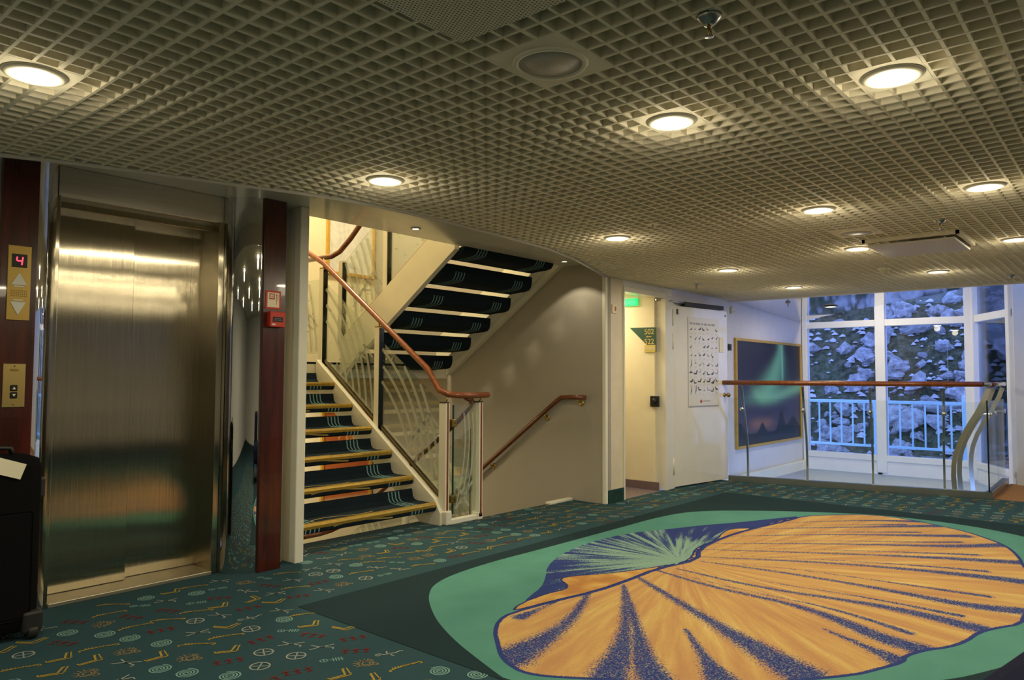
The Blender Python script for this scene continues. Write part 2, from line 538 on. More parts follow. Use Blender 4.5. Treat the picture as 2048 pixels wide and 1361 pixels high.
# shell medallion -----------------------------------------------------
TEAL = [(2.261,1.966),(2.286,2.035),(2.341,2.185),(2.419,2.384),(2.511,2.574),(2.602,2.731),(2.748,2.93),(2.858,3.048),(2.994,3.157),(3.224,3.233),(3.63,3.262),(4.045,3.245),(4.61,3.236),(5.195,3.23),(5.667,3.229),(6.078,3.165),(6.324,3.001),(6.505,2.802),(6.746,2.491),(6.94,2.168),(7.099,1.843),(7.12,1.493),(7.10,1.273),(7.05,1.061),(6.95,.849),(6.75,.60),(6.4,.36),(5.8,.18),(5.1,.12),(4.5,.22),(3.879,.436),(3.752,.482),(3.588,.553),(3.433,.63),(2.95,.98),(2.55,1.40),(2.33,1.72)]
SHELL = [(2.898,2.501),(2.773,2.47),(2.634,2.373),(2.529,2.26),(2.432,2.157),(2.379,2.068),(2.349,1.963),(2.378,1.864),(2.47,1.728),(2.62,1.49),(2.80,1.27),(3.0,1.09),(3.221,.925),(3.349,.87),(3.509,.807),(3.582,.823),(3.719,.772),(3.829,.70),(3.967,.654),(4.141,.633),(4.27,.58),(4.43,.494),(4.62,.50),(4.8,.46),(5.1,.48),(5.4,.50),(5.6,.57),(5.86,.643),(6.04,.675),(6.309,.756),(6.483,.838),(6.638,.961),(6.798,1.101),(6.922,1.308),(7.017,1.478),(7.092,1.734),(7.042,1.949),(6.836,2.136),(6.618,2.316),(6.264,2.34),(5.755,2.432),(5.306,2.46),(4.835,2.425),(4.551,2.287),(4.169,2.377),(3.814,2.372),(3.522,2.384),(3.205,2.453)]
BLUE = [(2.983,2.514),(3.183,2.599),(3.359,2.656),(3.521,2.751),(3.742,2.912),(4.039,3.043),(4.449,3.113),(4.952,3.079),(5.33,2.905),(5.618,2.795),(5.945,2.613),(6.309,2.457),(6.618,2.316),(6.201,2.36),(5.818,2.40),(5.661,2.537),(5.448,2.526),(5.228,2.46),(4.932,2.432),(4.774,2.41),(4.612,2.339),(4.428,2.309),(4.201,2.396),(3.985,2.479),(3.807,2.577),(3.685,2.664),(3.573,2.692),(3.519,2.565),(3.435,2.525),(3.29,2.56),(3.11,2.56)]
LIP = [(2.898,2.501),(3.205,2.453),(3.522,2.384),(3.814,2.372),(4.169,2.377),(4.551,2.287),(4.835,2.425),(5.306,2.46),(5.755,2.432),(6.264,2.34),(6.618,2.316),(6.201,2.40),(5.818,2.42),(5.661,2.557),(5.448,2.536),(5.228,2.47),(4.932,2.46),(4.774,2.43),(4.612,2.359),(4.428,2.329),(4.201,2.406),(3.985,2.489),(3.807,2.587),(3.685,2.674),(3.573,2.70),(3.50,2.575),(3.42,2.535),(3.29,2.57),(3.05,2.56)]
RIBS = [[(3.226,2.43),(2.885,2.412)],[(3.442,2.389),(2.935,2.157),(2.436,2.101)],[(3.723,2.335),(3.236,2.014),(2.879,1.807),(2.561,1.677)],[(3.723,2.335),(3.156,1.906),(2.762,1.633),(2.655,1.517)],[(3.917,2.354),(3.548,1.802),(3.327,1.468),(3.101,1.106)],[(3.274,1.709),(3.017,1.492),(2.826,1.322)],[(4.138,2.36),(4.019,1.911),(4.01,1.504),(3.924,1.234),(3.761,.974),(3.722,.795)],[(3.714,1.21),(3.501,.816)],[(4.256,2.28),(4.187,1.721),(4.284,1.194),(4.273,.909),(4.213,.644)],[(4.528,2.255),(4.621,1.712),(4.631,1.133),(4.594,.767),(4.672,.529)],[(4.638,2.309),(5.069,1.589),(5.291,.957),(5.353,.59)],[(4.849,2.391),(5.23,1.834),(5.635,1.191),(5.907,.648)],[(5.076,2.411),(5.65,1.769),(6.12,1.103),(6.418,.839)],[(5.385,2.438),(5.989,1.874),(6.594,1.088)],[(5.771,2.414),(6.259,1.957),(6.889,1.344)],[(6.168,2.328),(6.751,1.869),(7.017,1.478)]]
RIBW = [.03, .075, .06, .055, .075, .05, .055, .05, .05, .05, .05, .045, .045, .04, .04, .035]
# thinner ribs that accompany the wide ones
for i_ in range(6, 15):
    if i_ == 7: continue
    k_ = i_ + 1 if i_ != 6 else 8
    a_, b_ = np.array(RIBS[i_]), np.array(RIBS[k_])
    tt_ = np.linspace(0.05, .85, 5)
    pa = np.stack([np.interp(tt_, np.linspace(0, 1, len(a_)), a_[:, q]) for q in (0, 1)], 1)
    pb = np.stack([np.interp(tt_, np.linspace(0, 1, len(b_)), b_[:, q]) for q in (0, 1)], 1)
    RIBS.append((pa * .66 + pb * .34).tolist()); RIBW.append(.020)
def smooth_closed(pts, it=2):
    p = np.array(pts, float)
    for _ in range(it):
        q = np.roll(p, -1, 0)
        p = np.stack([.75 * p + .25 * q, .25 * p + .75 * q], 1).reshape(-1, 2)
    return p
def sdist(P, poly):
    """signed distance, negative inside"""
    d = np.full(len(P), 1e9); ins = np.zeros(len(P), bool)
    n = len(poly)
    for i in range(n):
        a, b = poly[i], poly[(i + 1) % n]
        e = b - a; L = max(e @ e, 1e-12)
        tt = np.clip(((P - a) @ e) / L, 0, 1)
        d = np.minimum(d, np.hypot(*(P - a - tt[:, None] * e).T))
        c = ((a[1] > P[:, 1]) != (b[1] > P[:, 1]))
        with np.errstate(divide='ignore', invalid='ignore'):
            xx = (b[0] - a[0]) * (P[:, 1] - a[1]) / (b[1] - a[1]) + a[0]
        ins ^= c & (P[:, 0] < xx)
    return np.where(ins, -d, d)
def smooth_open(pts, it=3):
    p = np.array(pts, float)
    for _ in range(it):
        q = np.concatenate([p[:1], np.stack([.75 * p[:-1] + .25 * p[1:], .25 * p[:-1] + .75 * p[1:]], 1).reshape(-1, 2), p[-1:]])
        p = q
    return p
res = .02
gx = np.arange(INLAY[0], INLAY[2] + 1e-6, res); gy = np.arange(INLAY[1], INLAY[3] + 1e-6, res)
GXm, GYm = np.meshgrid(gx, gy)
Pg = np.stack([GXm.ravel(), GYm.ravel()], 1)
sd_teal = sdist(Pg, smooth_closed(TEAL))
sd_shell = sdist(Pg, smooth_closed(SHELL, 1))
sd_blue = sdist(Pg, smooth_closed(BLUE, 1))
sd_lip = sdist(Pg, smooth_closed(LIP, 1))
stripe = np.full(len(Pg), 9.0)
for rb, w in zip(RIBS, RIBW):
    p = smooth_open(rb); w = w * .62
    seg = np.hypot(*np.diff(p, axis=0).T); cum = np.concatenate([[0], np.cumsum(seg)])
    for i in range(len(p) - 1):
        a, b = p[i], p[i + 1]; e = b - a; L = max(e @ e, 1e-12)
        tt = np.clip(((Pg - a) @ e) / L, 0, 1)
        d = np.hypot(*(Pg - a - tt[:, None] * e).T)
        u = (cum[i] + tt * seg[i]) / cum[-1]
        ww = w * (.40 + 1.0 * u ** .8)
        # a rib splits near its end: two lines beside a lighter middle
        d2 = np.where(u > .55, np.abs(d - ww * .55 * (u - .55) / .45 * 1.5), d)
        stripe = np.minimum(stripe, d2 / ww)
fanc = np.array([4.47, 2.37])
ang = np.arctan2(Pg[:, 1] - fanc[1], Pg[:, 0] - fanc[0])
rad = np.hypot(Pg[:, 0] - fanc[0], Pg[:, 1] - fanc[1])
ang2 = np.arctan2(Pg[:, 1] - 2.35, Pg[:, 0] - 4.45)
nx_, ny_ = len(gx), len(gy)
idx = np.arange(nx_ * ny_).reshape(ny_, nx_)
quads = np.stack([idx[:-1, :-1], idx[:-1, 1:], idx[1:, 1:], idx[1:, :-1]], -1).reshape(-1, 4)
me = bpy.data.meshes.new('shell_medallion')
vz = np.concatenate([Pg, np.full((len(Pg), 1), .002)], 1)
me.from_pydata(vz.tolist(), [], quads.tolist())
for nm, arr in (('sd_teal', sd_teal), ('sd_shell', sd_shell), ('sd_blue', sd_blue), ('sd_lip', sd_lip), ('stripe', stripe), ('fan_a', ang), ('fan_r', rad), ('rib_a', ang2)):
    at_ = me.attributes.new(nm, 'FLOAT', 'POINT'); at_.data.foreach_set('value', arr.astype(np.float32))
t = NT('shell_carpet').set(.95, 0, .08)
v = t.coord()
fine = t.noise(420, 2, .6, v); mid = t.noise(110, 3, .65, v); low = t.noise(3.5, 3, .5, v)
sp1 = t.math('SUBTRACT', t.noise(120, 4, .75, v), .5)
A = {k: t.attr(k).outputs['Fac'] for k in ('sd_teal', 'sd_shell', 'sd_blue', 'sd_lip', 'stripe', 'fan_a', 'fan_r', 'rib_a')}
dark = t.ramp(fine, [(.3, (.010, .023, .028)), (.7, (.019, .042, .050))])
teal = t.ramp(t.math('ADD', t.math('MULTIPLY', fine, .6), t.math('MULTIPLY', low, .4)), [(.3, (.062, .195, .160)), (.7, (.10, .275, .230))])
# orange: radial streaks between two tones
stv = t.n.new('ShaderNodeCombineXYZ')
t.link(t.math('MULTIPLY', A['rib_a'], 17), stv.inputs[0]); t.link(t.math('MULTIPLY', A['fan_r'], 1.2), stv.inputs[1])
streak = t.noise(1.0, 3, .6, stv.outputs[0])
orange = t.ramp(t.math('ADD', streak, t.math('MULTIPLY', sp1, .45)), [(.28, (.39, .205, .095)), (.45, (.45, .25, .105)), (.58, (.50, .32, .115)), (.76, (.58, .425, .17))])
blue = t.ramp(fine, [(.3, (.016, .028, .12)), (.7, (.04, .06, .22))])
rib = t.ramp(mid, [(.40, (.02, .03, .15)), (.55, (.035, .05, .20)), (.64, (.14, .22, .20)), (.76, (.30, .22, .07))])
sfac = t.math('LESS_THAN', t.math('ADD', A['stripe'], t.math('MULTIPLY', sp1, 5.5)), .70)
shellc = t.mix(sfac, orange, rib)
edge = t.math('GREATER_THAN', t.math('ADD', A['sd_shell'], t.math('MULTIPLY', sp1, .03)), -.022)
shellc = t.mix(edge, shellc, blue)
# hinge: blue with a fan of pale strokes
fv = t.n.new('ShaderNodeCombineXYZ')
t.link(t.math('MULTIPLY', A['fan_a'], 9), fv.inputs[0]); t.link(t.math('MULTIPLY', A['fan_r'], 1.0), fv.inputs[1])
fst = t.noise(1.5, 2, .5, fv.outputs[0])
fall = t.math('MULTIPLY', A['fan_r'], .30)
pf = t.math('SUBTRACT', t.math('ADD', fst, t.math('MULTIPLY', sp1, .7)), fall)
hinge = t.mix(t.ramp(pf, [(.30, (0, 0, 0)), (.36, (.9, .9, .9))]), blue, (.22, .36, .28))
lipn = t.noise(5, 2, .5, v)
lipc = t.ramp(t.math('ADD', lipn, t.math('MULTIPLY', sp1, .4)), [(.35, (.56, .38, .12)), (.5, (.46, .24, .07)), (.62, (.38, .18, .06))])
lipedge = t.math('GREATER_THAN', t.math('ADD', A['sd_lip'], t.math('MULTIPLY', sp1, .02)), -.012)
lipc = t.mix(lipedge, lipc, (.02, .03, .14))
c = t.mix(t.math('LESS_THAN', A['sd_teal'], 0), dark, teal)
c = t.mix(t.math('LESS_THAN', A['sd_blue'], 0), c, hinge)
c = t.mix(t.math('LESS_THAN', A['sd_shell'], 0), c, shellc)
c = t.mix(t.math('LESS_THAN', A['sd_lip'], 0), c, lipc)
t.link(c, t.b.inputs['Base Color'])
t.bump(t.noise(900, 2, .5, v), .3, .003)
me.materials.append(t.m)
med = bpy.data.objects.new('shell_medallion', me); COL.objects.link(med); med.parent = floor
med['label'] = 'orange scallop shell woven into the carpet on a sea green field'

# walls -----------------------------------------------------------------
struct('wall_back', MB().box((-3.1, -4.6, 0), (10.4, -4.5, 2.3)), M_['whitegrey'], 'pale wall behind the viewer')
struct('wall_left', MB().box((-3.1, -4.5, 0), (-3.0, 4.6, 2.3)), M_['whitegrey'], 'pale wall at the left end of the lobby')
struct('wall_right', MB().box((10.2, -4.5, 0), (10.3, 1.0, 2.3)), M_['whitegrey'], 'pale wall beside the windows')
struct('wall_elevator', MB().box((-3, 4.62, 0), (1.38, 4.72, 2.31)).box((1.38, 4.72, 0), (2.74, 4.80, 2.31)), M_['steel_head'], 'steel clad wall around the lift')
struct('wall_stair_left', MB().box((2.74, 4.23, -3), (2.80, 7.4, 5.2)), M_['cream'], 'cream side wall of the stairwell')
struct('wall_stair_back', MB().box((2.70, 7.4, -3), (6.05, 7.5, 5.2)), M_['cream'], 'cream back wall of the stairwell')
struct('wall_stair_right', MB().box((5.95, 3.93, -3), (6.05, 7.4, 5.2)), M_['wallpaper'], 'speckled grey beige wall beside the stairs')
struct('wall_pillar', MB().box((6.05, 3.93, 0), (6.28, 4.03, 2.30)), M_['beige'], 'beige panel between stairwell and doorway')
struct('wall_doorway', MB().box((6.28, 3.94, 2.09), (7.28, 4.03, 2.30)).box((7.22, 3.96, 0), (7.30, 4.03, 2.09)), M_['whitegrey'], 'white panel above the cabin doorway')
struct('wall_picture', MB().box((7.30, 3.96, -1.6), (11.5, 4.06, 2.95)), M_['picwall'], 'pale lilac wall carrying the large picture')
struct('wall_corridor', MB().box((7.06, 4.03, 0), (7.16, 6.5, 2.2)).box((6.18, 4.03, 0), (6.28, 6.5, 2.2)).box((6.18, 6.5, 0), (7.16, 6.6, 2.2)), M_['cream'], 'cream walls of the cabin corridor')
struct('wall_void', MB().box((8.42, 3.75, -1.6), (8.44, 3.96, -.02)).box((11.42, 1.2, -1.6), (11.52, 3.96, .0)).box((8.3, 1.0, -1.7), (11.5, 4.0, -1.6)).box((8.86, 1.0, -1.6), (11.4, 1.22, -.13)), M_['white'], 'white lower walls of the open void under the windows')
struct('trim_1', MB().bbox((5.935, 3.915, 0), (5.975, 3.955, 2.167), .006), M_['white'], 'white corner trim of the stairwell wall')
struct('trim_2', MB().bbox((2.735, 4.165, 0), (2.800, 4.235, 2.31), .006), M_['white'], 'white end post left of the stairs')
struct('baseboard_pillar', MB().bbox((5.98, 3.918, 0), (6.285, 3.935, .125), .004), M_['greenstone'], 'dark green skirting under the beige panel')
struct('baseboard_corridor', MB().bbox((7.045, 3.98, 0), (7.06, 6.5, .085), .003), M_['mauve'], 'mauve skirting of the corridor wall')
struct('baseboard_picture', MB().bbox((8.44, 3.90, -.16), (11.42, 3.96, -.02), .01), M_['white'], 'white ledge under the large picture')
struct('trim_3', MB().bbox((5.58, 4.30, -.02), (5.94, 4.36, .022), .006), M_['white'], 'low white kerb at the head of the descending stairs')

# ceiling ------------------------------------------------------------------
EDGE = [(-3.0, 4.6), (.55, 3.97), (.965, 3.79), (1.17, 3.70), (1.52, 3.58), (1.845, 3.48), (2.2, 3.36), (2.47, 3.30), (2.8, 3.275), (3.23, 3.285), (3.74, 3.32), (4.39, 3.39), (4.87, 3.505), (5.51, 3.74), (5.98, 3.93), (8.80, 3.955)]
def edge_y(x):
    for (a, b), (c, d) in zip(EDGE, EDGE[1:]):
        if a <= x <= c: return b + (d - b) * (x - a) / (c - a)
    return EDGE[-1][1]
ceil = struct('ceiling', MB().prism([(-3, -4.5), (XMAX, -4.5), (XMAX, 3.955)] + EDGE[-2::-1], 'z', ZC + .06, ZC + .08), M_['backing'], 'open cell beige grid ceiling')
LIGHTS = [(.763, 2.72), (2.307, 2.825), (4.338, 2.783), (6.232, 2.84), (7.884, 2.838), (2.471, 1.367), (4.323, 1.379), (5.825, 1.62), (7.484, 1.433), (2.514, .596), (4.325, .595), (6.11, .639)]
EXTRA = [(.55, .95), (.55, -.9), (2.5, -1.2), (4.32, -1.2), (6.1, -1.2), (8.0, -.6), (-1.2, 2.72), (-1.2, .9)]
def snap(x, y, n=3):
    ix = round((x - GX0) / SX - n / 2); iy = round((y - GY0) / SY - n / 2)
    return (GX0 + ix * SX, GY0 + iy * SY, GX0 + (ix + n) * SX, GY0 + (iy + n) * SY)
HOLES = [snap(x, y) for x, y in LIGHTS + EXTRA]
SPK = snap(1.768, 1.381, 4); SPK2 = snap(5.21, 1.433, 4)
PERF = (GX0 - 14 * SX, GY0 + 3.5 * SY, GX0 - 6.75 * SX, GY0 + 10.6 * SY)
AC = (5.49, .90, 6.12, 1.49)
SPR = [(1.841, .878), (5.098, .902), (6.991, 3.486), (8.192, .914)]
HOLES += [SPK, SPK2, PERF]
SPRH = [snap(x, y, 1) for x, y in SPR]
HOLES += SPRH
TAG = snap(4.108, 2.344, 1); HOLES.append(TAG)
def cuts(fix, lo, hi, axis):
    iv = [(lo, hi)]
    for h in HOLES:
        a0, a1 = (h[0], h[2]) if axis == 'x' else (h[1], h[3])
        f0, f1 = (h[1], h[3]) if axis == 'x' else (h[0], h[2])
        if f0 + .004 < fix < f1 - .004:
            nv = []
            for p, q in iv:
                if a1 <= p or a0 >= q: nv.append((p, q)); continue
                if p < a0: nv.append((p, a0))
                if a1 < q: nv.append((a1, q))
            iv = nv
    return iv
TH, SH = .0100, .045
# slats running along y (one object each)
x = GX0
ix0 = int(math.ceil((-2.2 - GX0) / SX)); ix1 = int((XMAX - GX0) / SX)
YLO = -3.0
for i in range(ix0, ix1 + 1):
    xs = GX0 + i * SX
    th = TH if i % 8 else TH * 1.5
    mb = MB()
    for a, b in cuts(xs, YLO, edge_y(xs) - .012, 'y'):
        mb.box((xs - th / 2, a, ZC), (xs + th / 2, b, ZC + SH))
    mb.build('ceiling_slat', M_['slat'], ceil)
iy0 = int(math.ceil((YLO - GY0) / SY)); iy1 = int((3.95 - GY0) / SY)
for i in range(iy0, iy1 + 1):
    ys = GY0 + i * SY
    mb = MB()
    # left and right limits where the curved edge leaves room
    xs_ok = [xx for xx in np.arange(-2.2, XMAX, .02) if edge_y(xx) - .012 > ys]
    if not xs_ok: continue
    runs = []; st = xs_ok[0]; pv = st
    for xx in xs_ok[1:]:
        if xx - pv > .03: runs.append((st, pv)); st = xx
        pv = xx
    runs.append((st, pv))
    th = TH if i % 8 else TH * 1.5
    for lo, hi in runs:
        if hi - lo < .02: continue
        for a, b in cuts(ys, lo, hi, 'x'):
            mb.box((a, ys - th / 2, ZC + .0008), (b, ys + th / 2, ZC + SH - .001))
    if mb.v: mb.build('ceiling_slat', M_['slat'], ceil)
# smooth soffit over the stair front and lift, lip along the curved edge
sof = [(-3, 4.62)] + [(x_, y_) for x_, y_ in EDGE[1:-1]] + [(5.95, 3.95), (5.95, 4.42), (2.80, 4.38), (2.80, 4.62)]
struct('ceiling', MB().prism(sof, 'z', ZB, ZB + .03), M_['soffit'], 'smooth grey soffit in front of the stairs and lift')
lip = MB()
for (a, b), (c_, d) in zip(EDGE[:-1], EDGE[1:-1]):
    L = math.hypot(c_ - a, d - b); nx, ny = -(d - b) / L * .012, (c_ - a) / L * .012
    lip.prism([(a, b), (c_, d), (c_ + nx, d + ny), (a + nx, b + ny)], 'z', ZC - .012, ZB)
struct('trim_4', lip, M_['soffit'], 'curved lip where the grid ceiling meets the soffit')
struct('trim_5', MB().bbox((8.79, -4.5, ZC - .02), (8.83, 3.95, ZC + .30), .006), M_['whitegrey'], 'white edge trim of the grid ceiling along the void')
struct('ceiling', MB().box((8.83, -4.5, 2.80), (11.5, 3.96, 2.85)), M_['whitegrey'], 'upper ceiling over the window void')
struct('ceiling', MB().box((6.18, 4.03, 2.2), (7.16, 6.6, 2.25)), M_['whitegrey'], 'corridor ceiling')
struct('ceiling', MB().box((2.7, 4.28, 5.1), (6.05, 7.5, 5.2)), M_['cream'], 'stairwell top ceiling')
struct('wall_shaft_front', MB().box((2.74, 4.28, ZB + .03), (6.05, 4.34, 5.2)), M_['cream'], 'front wall of the upper stairwell')
struct('wall_shaft_below', MB().box((2.74, 4.20, -3.0), (6.05, 4.26, -.12)), M_['cream'], 'front wall of the lower stairwell')
struct('floor', MB().box((2.7, 4.27, -3.05), (6.05, 7.5, -2.95)), M_['carpet'], 'lower deck floor of the stairwell')
# glossy curved ceiling wing beyond the void edge
curve = [(8.83, 1.35), (9.25, 1.75), (9.75, 2.32), (10.25, 2.92), (10.8, 3.5), (11.28, 3.93)]
gv, gf = [], []
def gz(x_): return 2.155 - (x_ - 8.83) / 2.45 * .105
N = len(curve)
for x_, y_ in curve: gv.append((x_, y_, gz(x_)))
for x_, y_ in curve: gv.append((x_, 3.955, gz(x_)))
for x_, y_ in curve: gv.append((x_, y_, gz(x_) + .02))
for x_, y_ in curve: gv.append((x_, 3.955, gz(x_) + .02))
for i in range(N - 1):
    gf += [(i, i + 1, N + i + 1, N + i), (2 * N + i, 3 * N + i, 3 * N + i + 1, 2 * N + i + 1), (i, 2 * N + i, 2 * N + i + 1, i + 1)]
struct('ceiling', MB().add(gv, gf), M_['gloss_ceiling'], 'glossy curved ceiling wing above the void')

# ================================================================== DOWNLIGHTS
def downlight(x, y, z, label, snapped=None, r=.083, panel=True, fill=True):
    cx, cy = ((snapped[0] + snapped[2]) / 2, (snapped[1] + snapped[3]) / 2) if snapped else (x, y)
    root = empty('downlight', (cx, cy, z))
    if panel:
        hx, hy = (snapped[2] - snapped[0]) / 2 - .004, (snapped[3] - snapped[1]) / 2 - .004
        MB().bbox((-hx, -hy, 0), (hx, hy, .012), .002).build('panel', M_['slat'], root)
    MB().lathe([(r * .86, -.002), (r * .88, -.011), (r, -.011), (r * 1.12, -.003), (r * 1.12, 0), (r * .86, .0)], 36).build('ring', M_['trimring'], root)
    MB().lathe([(0, -.009), (r * .45, -.0085), (r * .87, -.0055), (r * .87, -.001), (0, -.001)], 36).build('lens', M_['lamp'], root)
    ld = bpy.data.lights.new('lamp', 'AREA'); ld.shape = 'DISK'; ld.size = r * 1.6
    ld.energy = DOWNLIGHT_W; ld.color = WARM; ld.spread = R(180)
    lo = bpy.data.objects.new('lamp', ld); COL.objects.link(lo); lo.parent = root; lo.location = (0, 0, -.02)
    if not fill:
        tag(root, label, 'ceiling light', 'round downlights in the grid ceiling'); return root
    ld = bpy.data.lights.new('ceiling_fill', 'POINT'); ld.shadow_soft_size = r * .6  # extra light hung below the fitting to lift the slats
    ld.energy = FILL_W; ld.color = WARM
    lo = bpy.data.objects.new('ceiling_fill', ld); COL.objects.link(lo); lo.parent = root; lo.location = (0, 0, -.07)
    tag(root, label, 'ceiling light', 'round downlights in the grid ceiling')
    return root
LLAB = ['round downlight at the upper left corner above the lift', 'round downlight above the left end of the stair opening', 'round downlight above the curved soffit right of the stair opening',
        'round downlight in front of the cabin doorway, third from the window end', 'small far downlight nearest the picture wall', 'round downlight right of the round ceiling loudspeaker', 'round downlight in the middle of the ceiling beside the far loudspeaker',
        'round downlight touching the left end of the vent panel', 'far downlight beyond the round smoke detector', 'largest square panelled downlight at upper right near the sprinkler', 'round downlight at the right side above the vent panel', 'round downlight cut off by the right picture edge']
for (x, y), h, lb in zip(LIGHTS, HOLES, LLAB): downlight(x, y, ZC, lb, h)
XLAB = ['downlight almost above the viewer', 'downlight behind the viewer near the left wall', 'downlight behind the viewer beside the armchair', 'downlight right of the armchair outside the picture',
        'downlight outside the picture right of the shell carpet', 'downlight outside the picture beside the rust carpet', 'downlight left of the picture in front of the steel panel', 'downlight at the left end of the lobby']
for (x, y), h, lb in zip(EXTRA, HOLES[len(LIGHTS):], XLAB):
    downlight(x, y, ZC, lb, h)
downlight(9.72, 3.02, gz(9.72) - .004, 'downlight in the glossy ceiling wing above the void', None, .075, False, False)

def spotlight(x, y, label):
    root = empty('spotlight', (x, y, ZB))
    MB().lathe([(.022, -.002), (.026, -.008), (.036, -.008), (.040, 0), (.022, 0)], 24).build('ring', M_['trimring'], root)
    MB().lathe([(0, -.006), (.023, -.006), (.023, -.001), (0, -.001)], 24).build('lens', M_['spot'], root)
    ld = bpy.data.lights.new('lamp', 'SPOT'); ld.energy = 14; ld.color = WARM; ld.spot_size = R(110); ld.shadow_soft_size = .03
    lo = bpy.data.objects.new('lamp', ld); COL.objects.link(lo); lo.parent = root; lo.location = (0, 0, -.02)
    tag(root, label, 'spotlight', 'small spotlights in the soffit')
spotlight(3.70, 4.13, 'small recessed spotlight in the soffit above the stair handrail')
spotlight(5.66, 4.20, 'small recessed spotlight in the soffit at the wall end')

# ceiling fittings
def speaker(h, label):
    cx, cy = (h[0] + h[2]) / 2, (h[1] + h[3]) / 2
    root = empty('ceiling_speaker', (cx, cy, ZC))
    hx, hy = (h[2] - h[0]) / 2 - .003, (h[3] - h[1]) / 2 - .003
    MB().bbox((-hx, -hy, 0), (hx, hy, .012), .002).build('panel', M_['slat'], root)
    MB().lathe([(.098, -.001), (.100, -.008), (.112, -.009), (.118, 0), (.098, 0)], 40).build('ring', M_['slat'], root)
    MB().lathe([(0, -.006), (.098, -.004), (.098, 0), (0, 0)], 40).build('grille', M_['spkgrill'], root)
    tag(root, label, 'speaker', 'round ceiling loudspeakers')
    return root
speaker(SPK, 'large round ceiling loudspeaker beside the perforated tile')
speaker(SPK2, 'small far ceiling loudspeaker beside the vent panel')
p = MB().bbox((PERF[0] + .003, PERF[1] + .003, ZC - .006), (PERF[2] - .003, PERF[3] - .003, ZC + .01), .002).build('perforated_tile', M_['perf'])
tag(p, 'square perforated metal ceiling tile at the top edge of the picture', 'ceiling tile')
root = empty('vent_panel', ((AC[0] + AC[2]) / 2, (AC[1] + AC[3]) / 2, ZC))
hx, hy = (AC[2] - AC[0]) / 2, (AC[3] - AC[1]) / 2
MB().bbox((-hx + .03, -hy + .03, -.05), (hx - .03, hy - .03, -.035), .003).build('plate', M_['acpanel'], root)
fr = MB()
for a, b in (((-hx, -hy, -.022), (hx, -hy + .02, .004)), ((-hx, hy - .02, -.022), (hx, hy, .004)), ((-hx, -hy, -.022), (-hx + .02, hy, .004)), ((hx - .02, -hy, -.022), (hx, hy, .004))): fr.box(a, b)
fr.build('frame', M_['slat'], root)
for sx in (-1, 1):
    for sy in (-1, 1): MB().tube([(sx * (hx - .1), sy * (hy - .1), -.036), (sx * (hx - .1), sy * (hy - .1), .0)], .006, 8).build('hanger', M_['satin'], root)
tag(root, 'grey square ventilation plate hung below the grid ceiling', 'vent')
def sprinkler(x, y, z, label, big=False, plate=None):
    root = empty('sprinkler', (x, y, z))
    if plate:
        hx, hy = (plate[2] - plate[0]) / 2 - .002, (plate[3] - plate[1]) / 2 - .002
        MB().bbox((-hx, -hy, 0), (hx, hy, .006), .001).build('plate', M_['slat'], root)
    MB().lathe([(.034, 0), (.033, -.008), (.016, -.024), (.010, -.028), (0, -.028)], 20).build('rosette', M_['satin'], root)
    st = MB().lathe([(.006, -.026), (.006, -.034), (0, -.034)], 10)
    st.tube([(.008, 0, -.03), (.012, 0, -.045), (.004, 0, -.056)], .002, 6).tube([(-.008, 0, -.03), (-.012, 0, -.045), (-.004, 0, -.056)], .002, 6)
    st.tube([(0, 0, -.032), (0, 0, -.054)], .003, 8)
    st.build('head', M_['brass_d'], root)
    MB().lathe([(0, -.055), (.012, -.056), (.012, -.058), (0, -.058)], 12).build('deflector', M_['satin'], root)
    tag(root, label, 'sprinkler', 'sprinkler heads')
for (x, y), h, lb in zip(SPR, SPRH, ['sprinkler head nearest the viewer at the top of the picture', 'sprinkler head beside the vent panel', 'sprinkler head in front of the cabin doorway', 'sprinkler head at the far right ceiling edge']):
    sprinkler((h[0] + h[2]) / 2, (h[1] + h[3]) / 2, ZC, lb, plate=h)
sprinkler(9.15, 3.35, gz(9.15) - .001, 'sprinkler head in the glossy ceiling wing')
root = empty('smoke_detector', (7.0, 1.72, ZC))
MB().lathe([(.055, 0), (.055, -.012), (.048, -.018), (0, -.018)], 28).build('base', M_['slat'], root)
MB().lathe([(.038, -.018), (.036, -.034), (.02, -.042), (0, -.042)], 24).build('sensor', M_['backing'], root)
tag(root, 'round beige smoke detector on the far ceiling', 'smoke detector')
root = empty('ceiling_hook_plate', ((TAG[0] + TAG[2]) / 2, (TAG[1] + TAG[3]) / 2, ZC))
MB().bbox((-.032, -.03, 0), (.032, .03, .006), .001).build('plate', M_['slat'], root)
MB().tube([(0, 0, 0), (0, 0, -.03)], .006, 8).build('peg', M_['satin'], root)
tag(root, 'small blank ceiling plate with a peg above the stair opening', 'ceiling plate')

# ================================================================== LIFT
lift = empty('door_1', (1.86, 4.45, 0))
lift['kind'] = 'structure'; lift['label'] = 'stainless steel lift doors with frame and sill'
def lp(a, b): return tuple(a[i] - (1.86, 4.45, 0)[i] for i in range(3)), tuple(b[i] - (1.86, 4.45, 0)[i] for i in range(3))
MB().bbox(*lp((1.375, 4.50, .025), (1.835, 4.535, 2.10)), .003).build('door_leaf', M_['steel_door'], lift)
MB().bbox(*lp((1.80, 4.555, .025), (2.275, 4.59, 2.10)), .003).build('door_leaf', M_['steel_door'], lift)
jb = MB().bbox(*lp((2.262, 4.33, 0), (2.30, 4.62, 2.15)), .004)
jb.build('jamb', M_['steel_door'], lift)
MB().bbox(*lp((1.355, 4.33, 0), (1.385, 4.62, 2.15)), .004).build('jamb', M_['steel_door'], lift)
MB().bbox(*lp((1.375, 4.40, 2.095), (2.275, 4.62, 2.15)), .004).build('lintel', M_['steel_door'], lift)
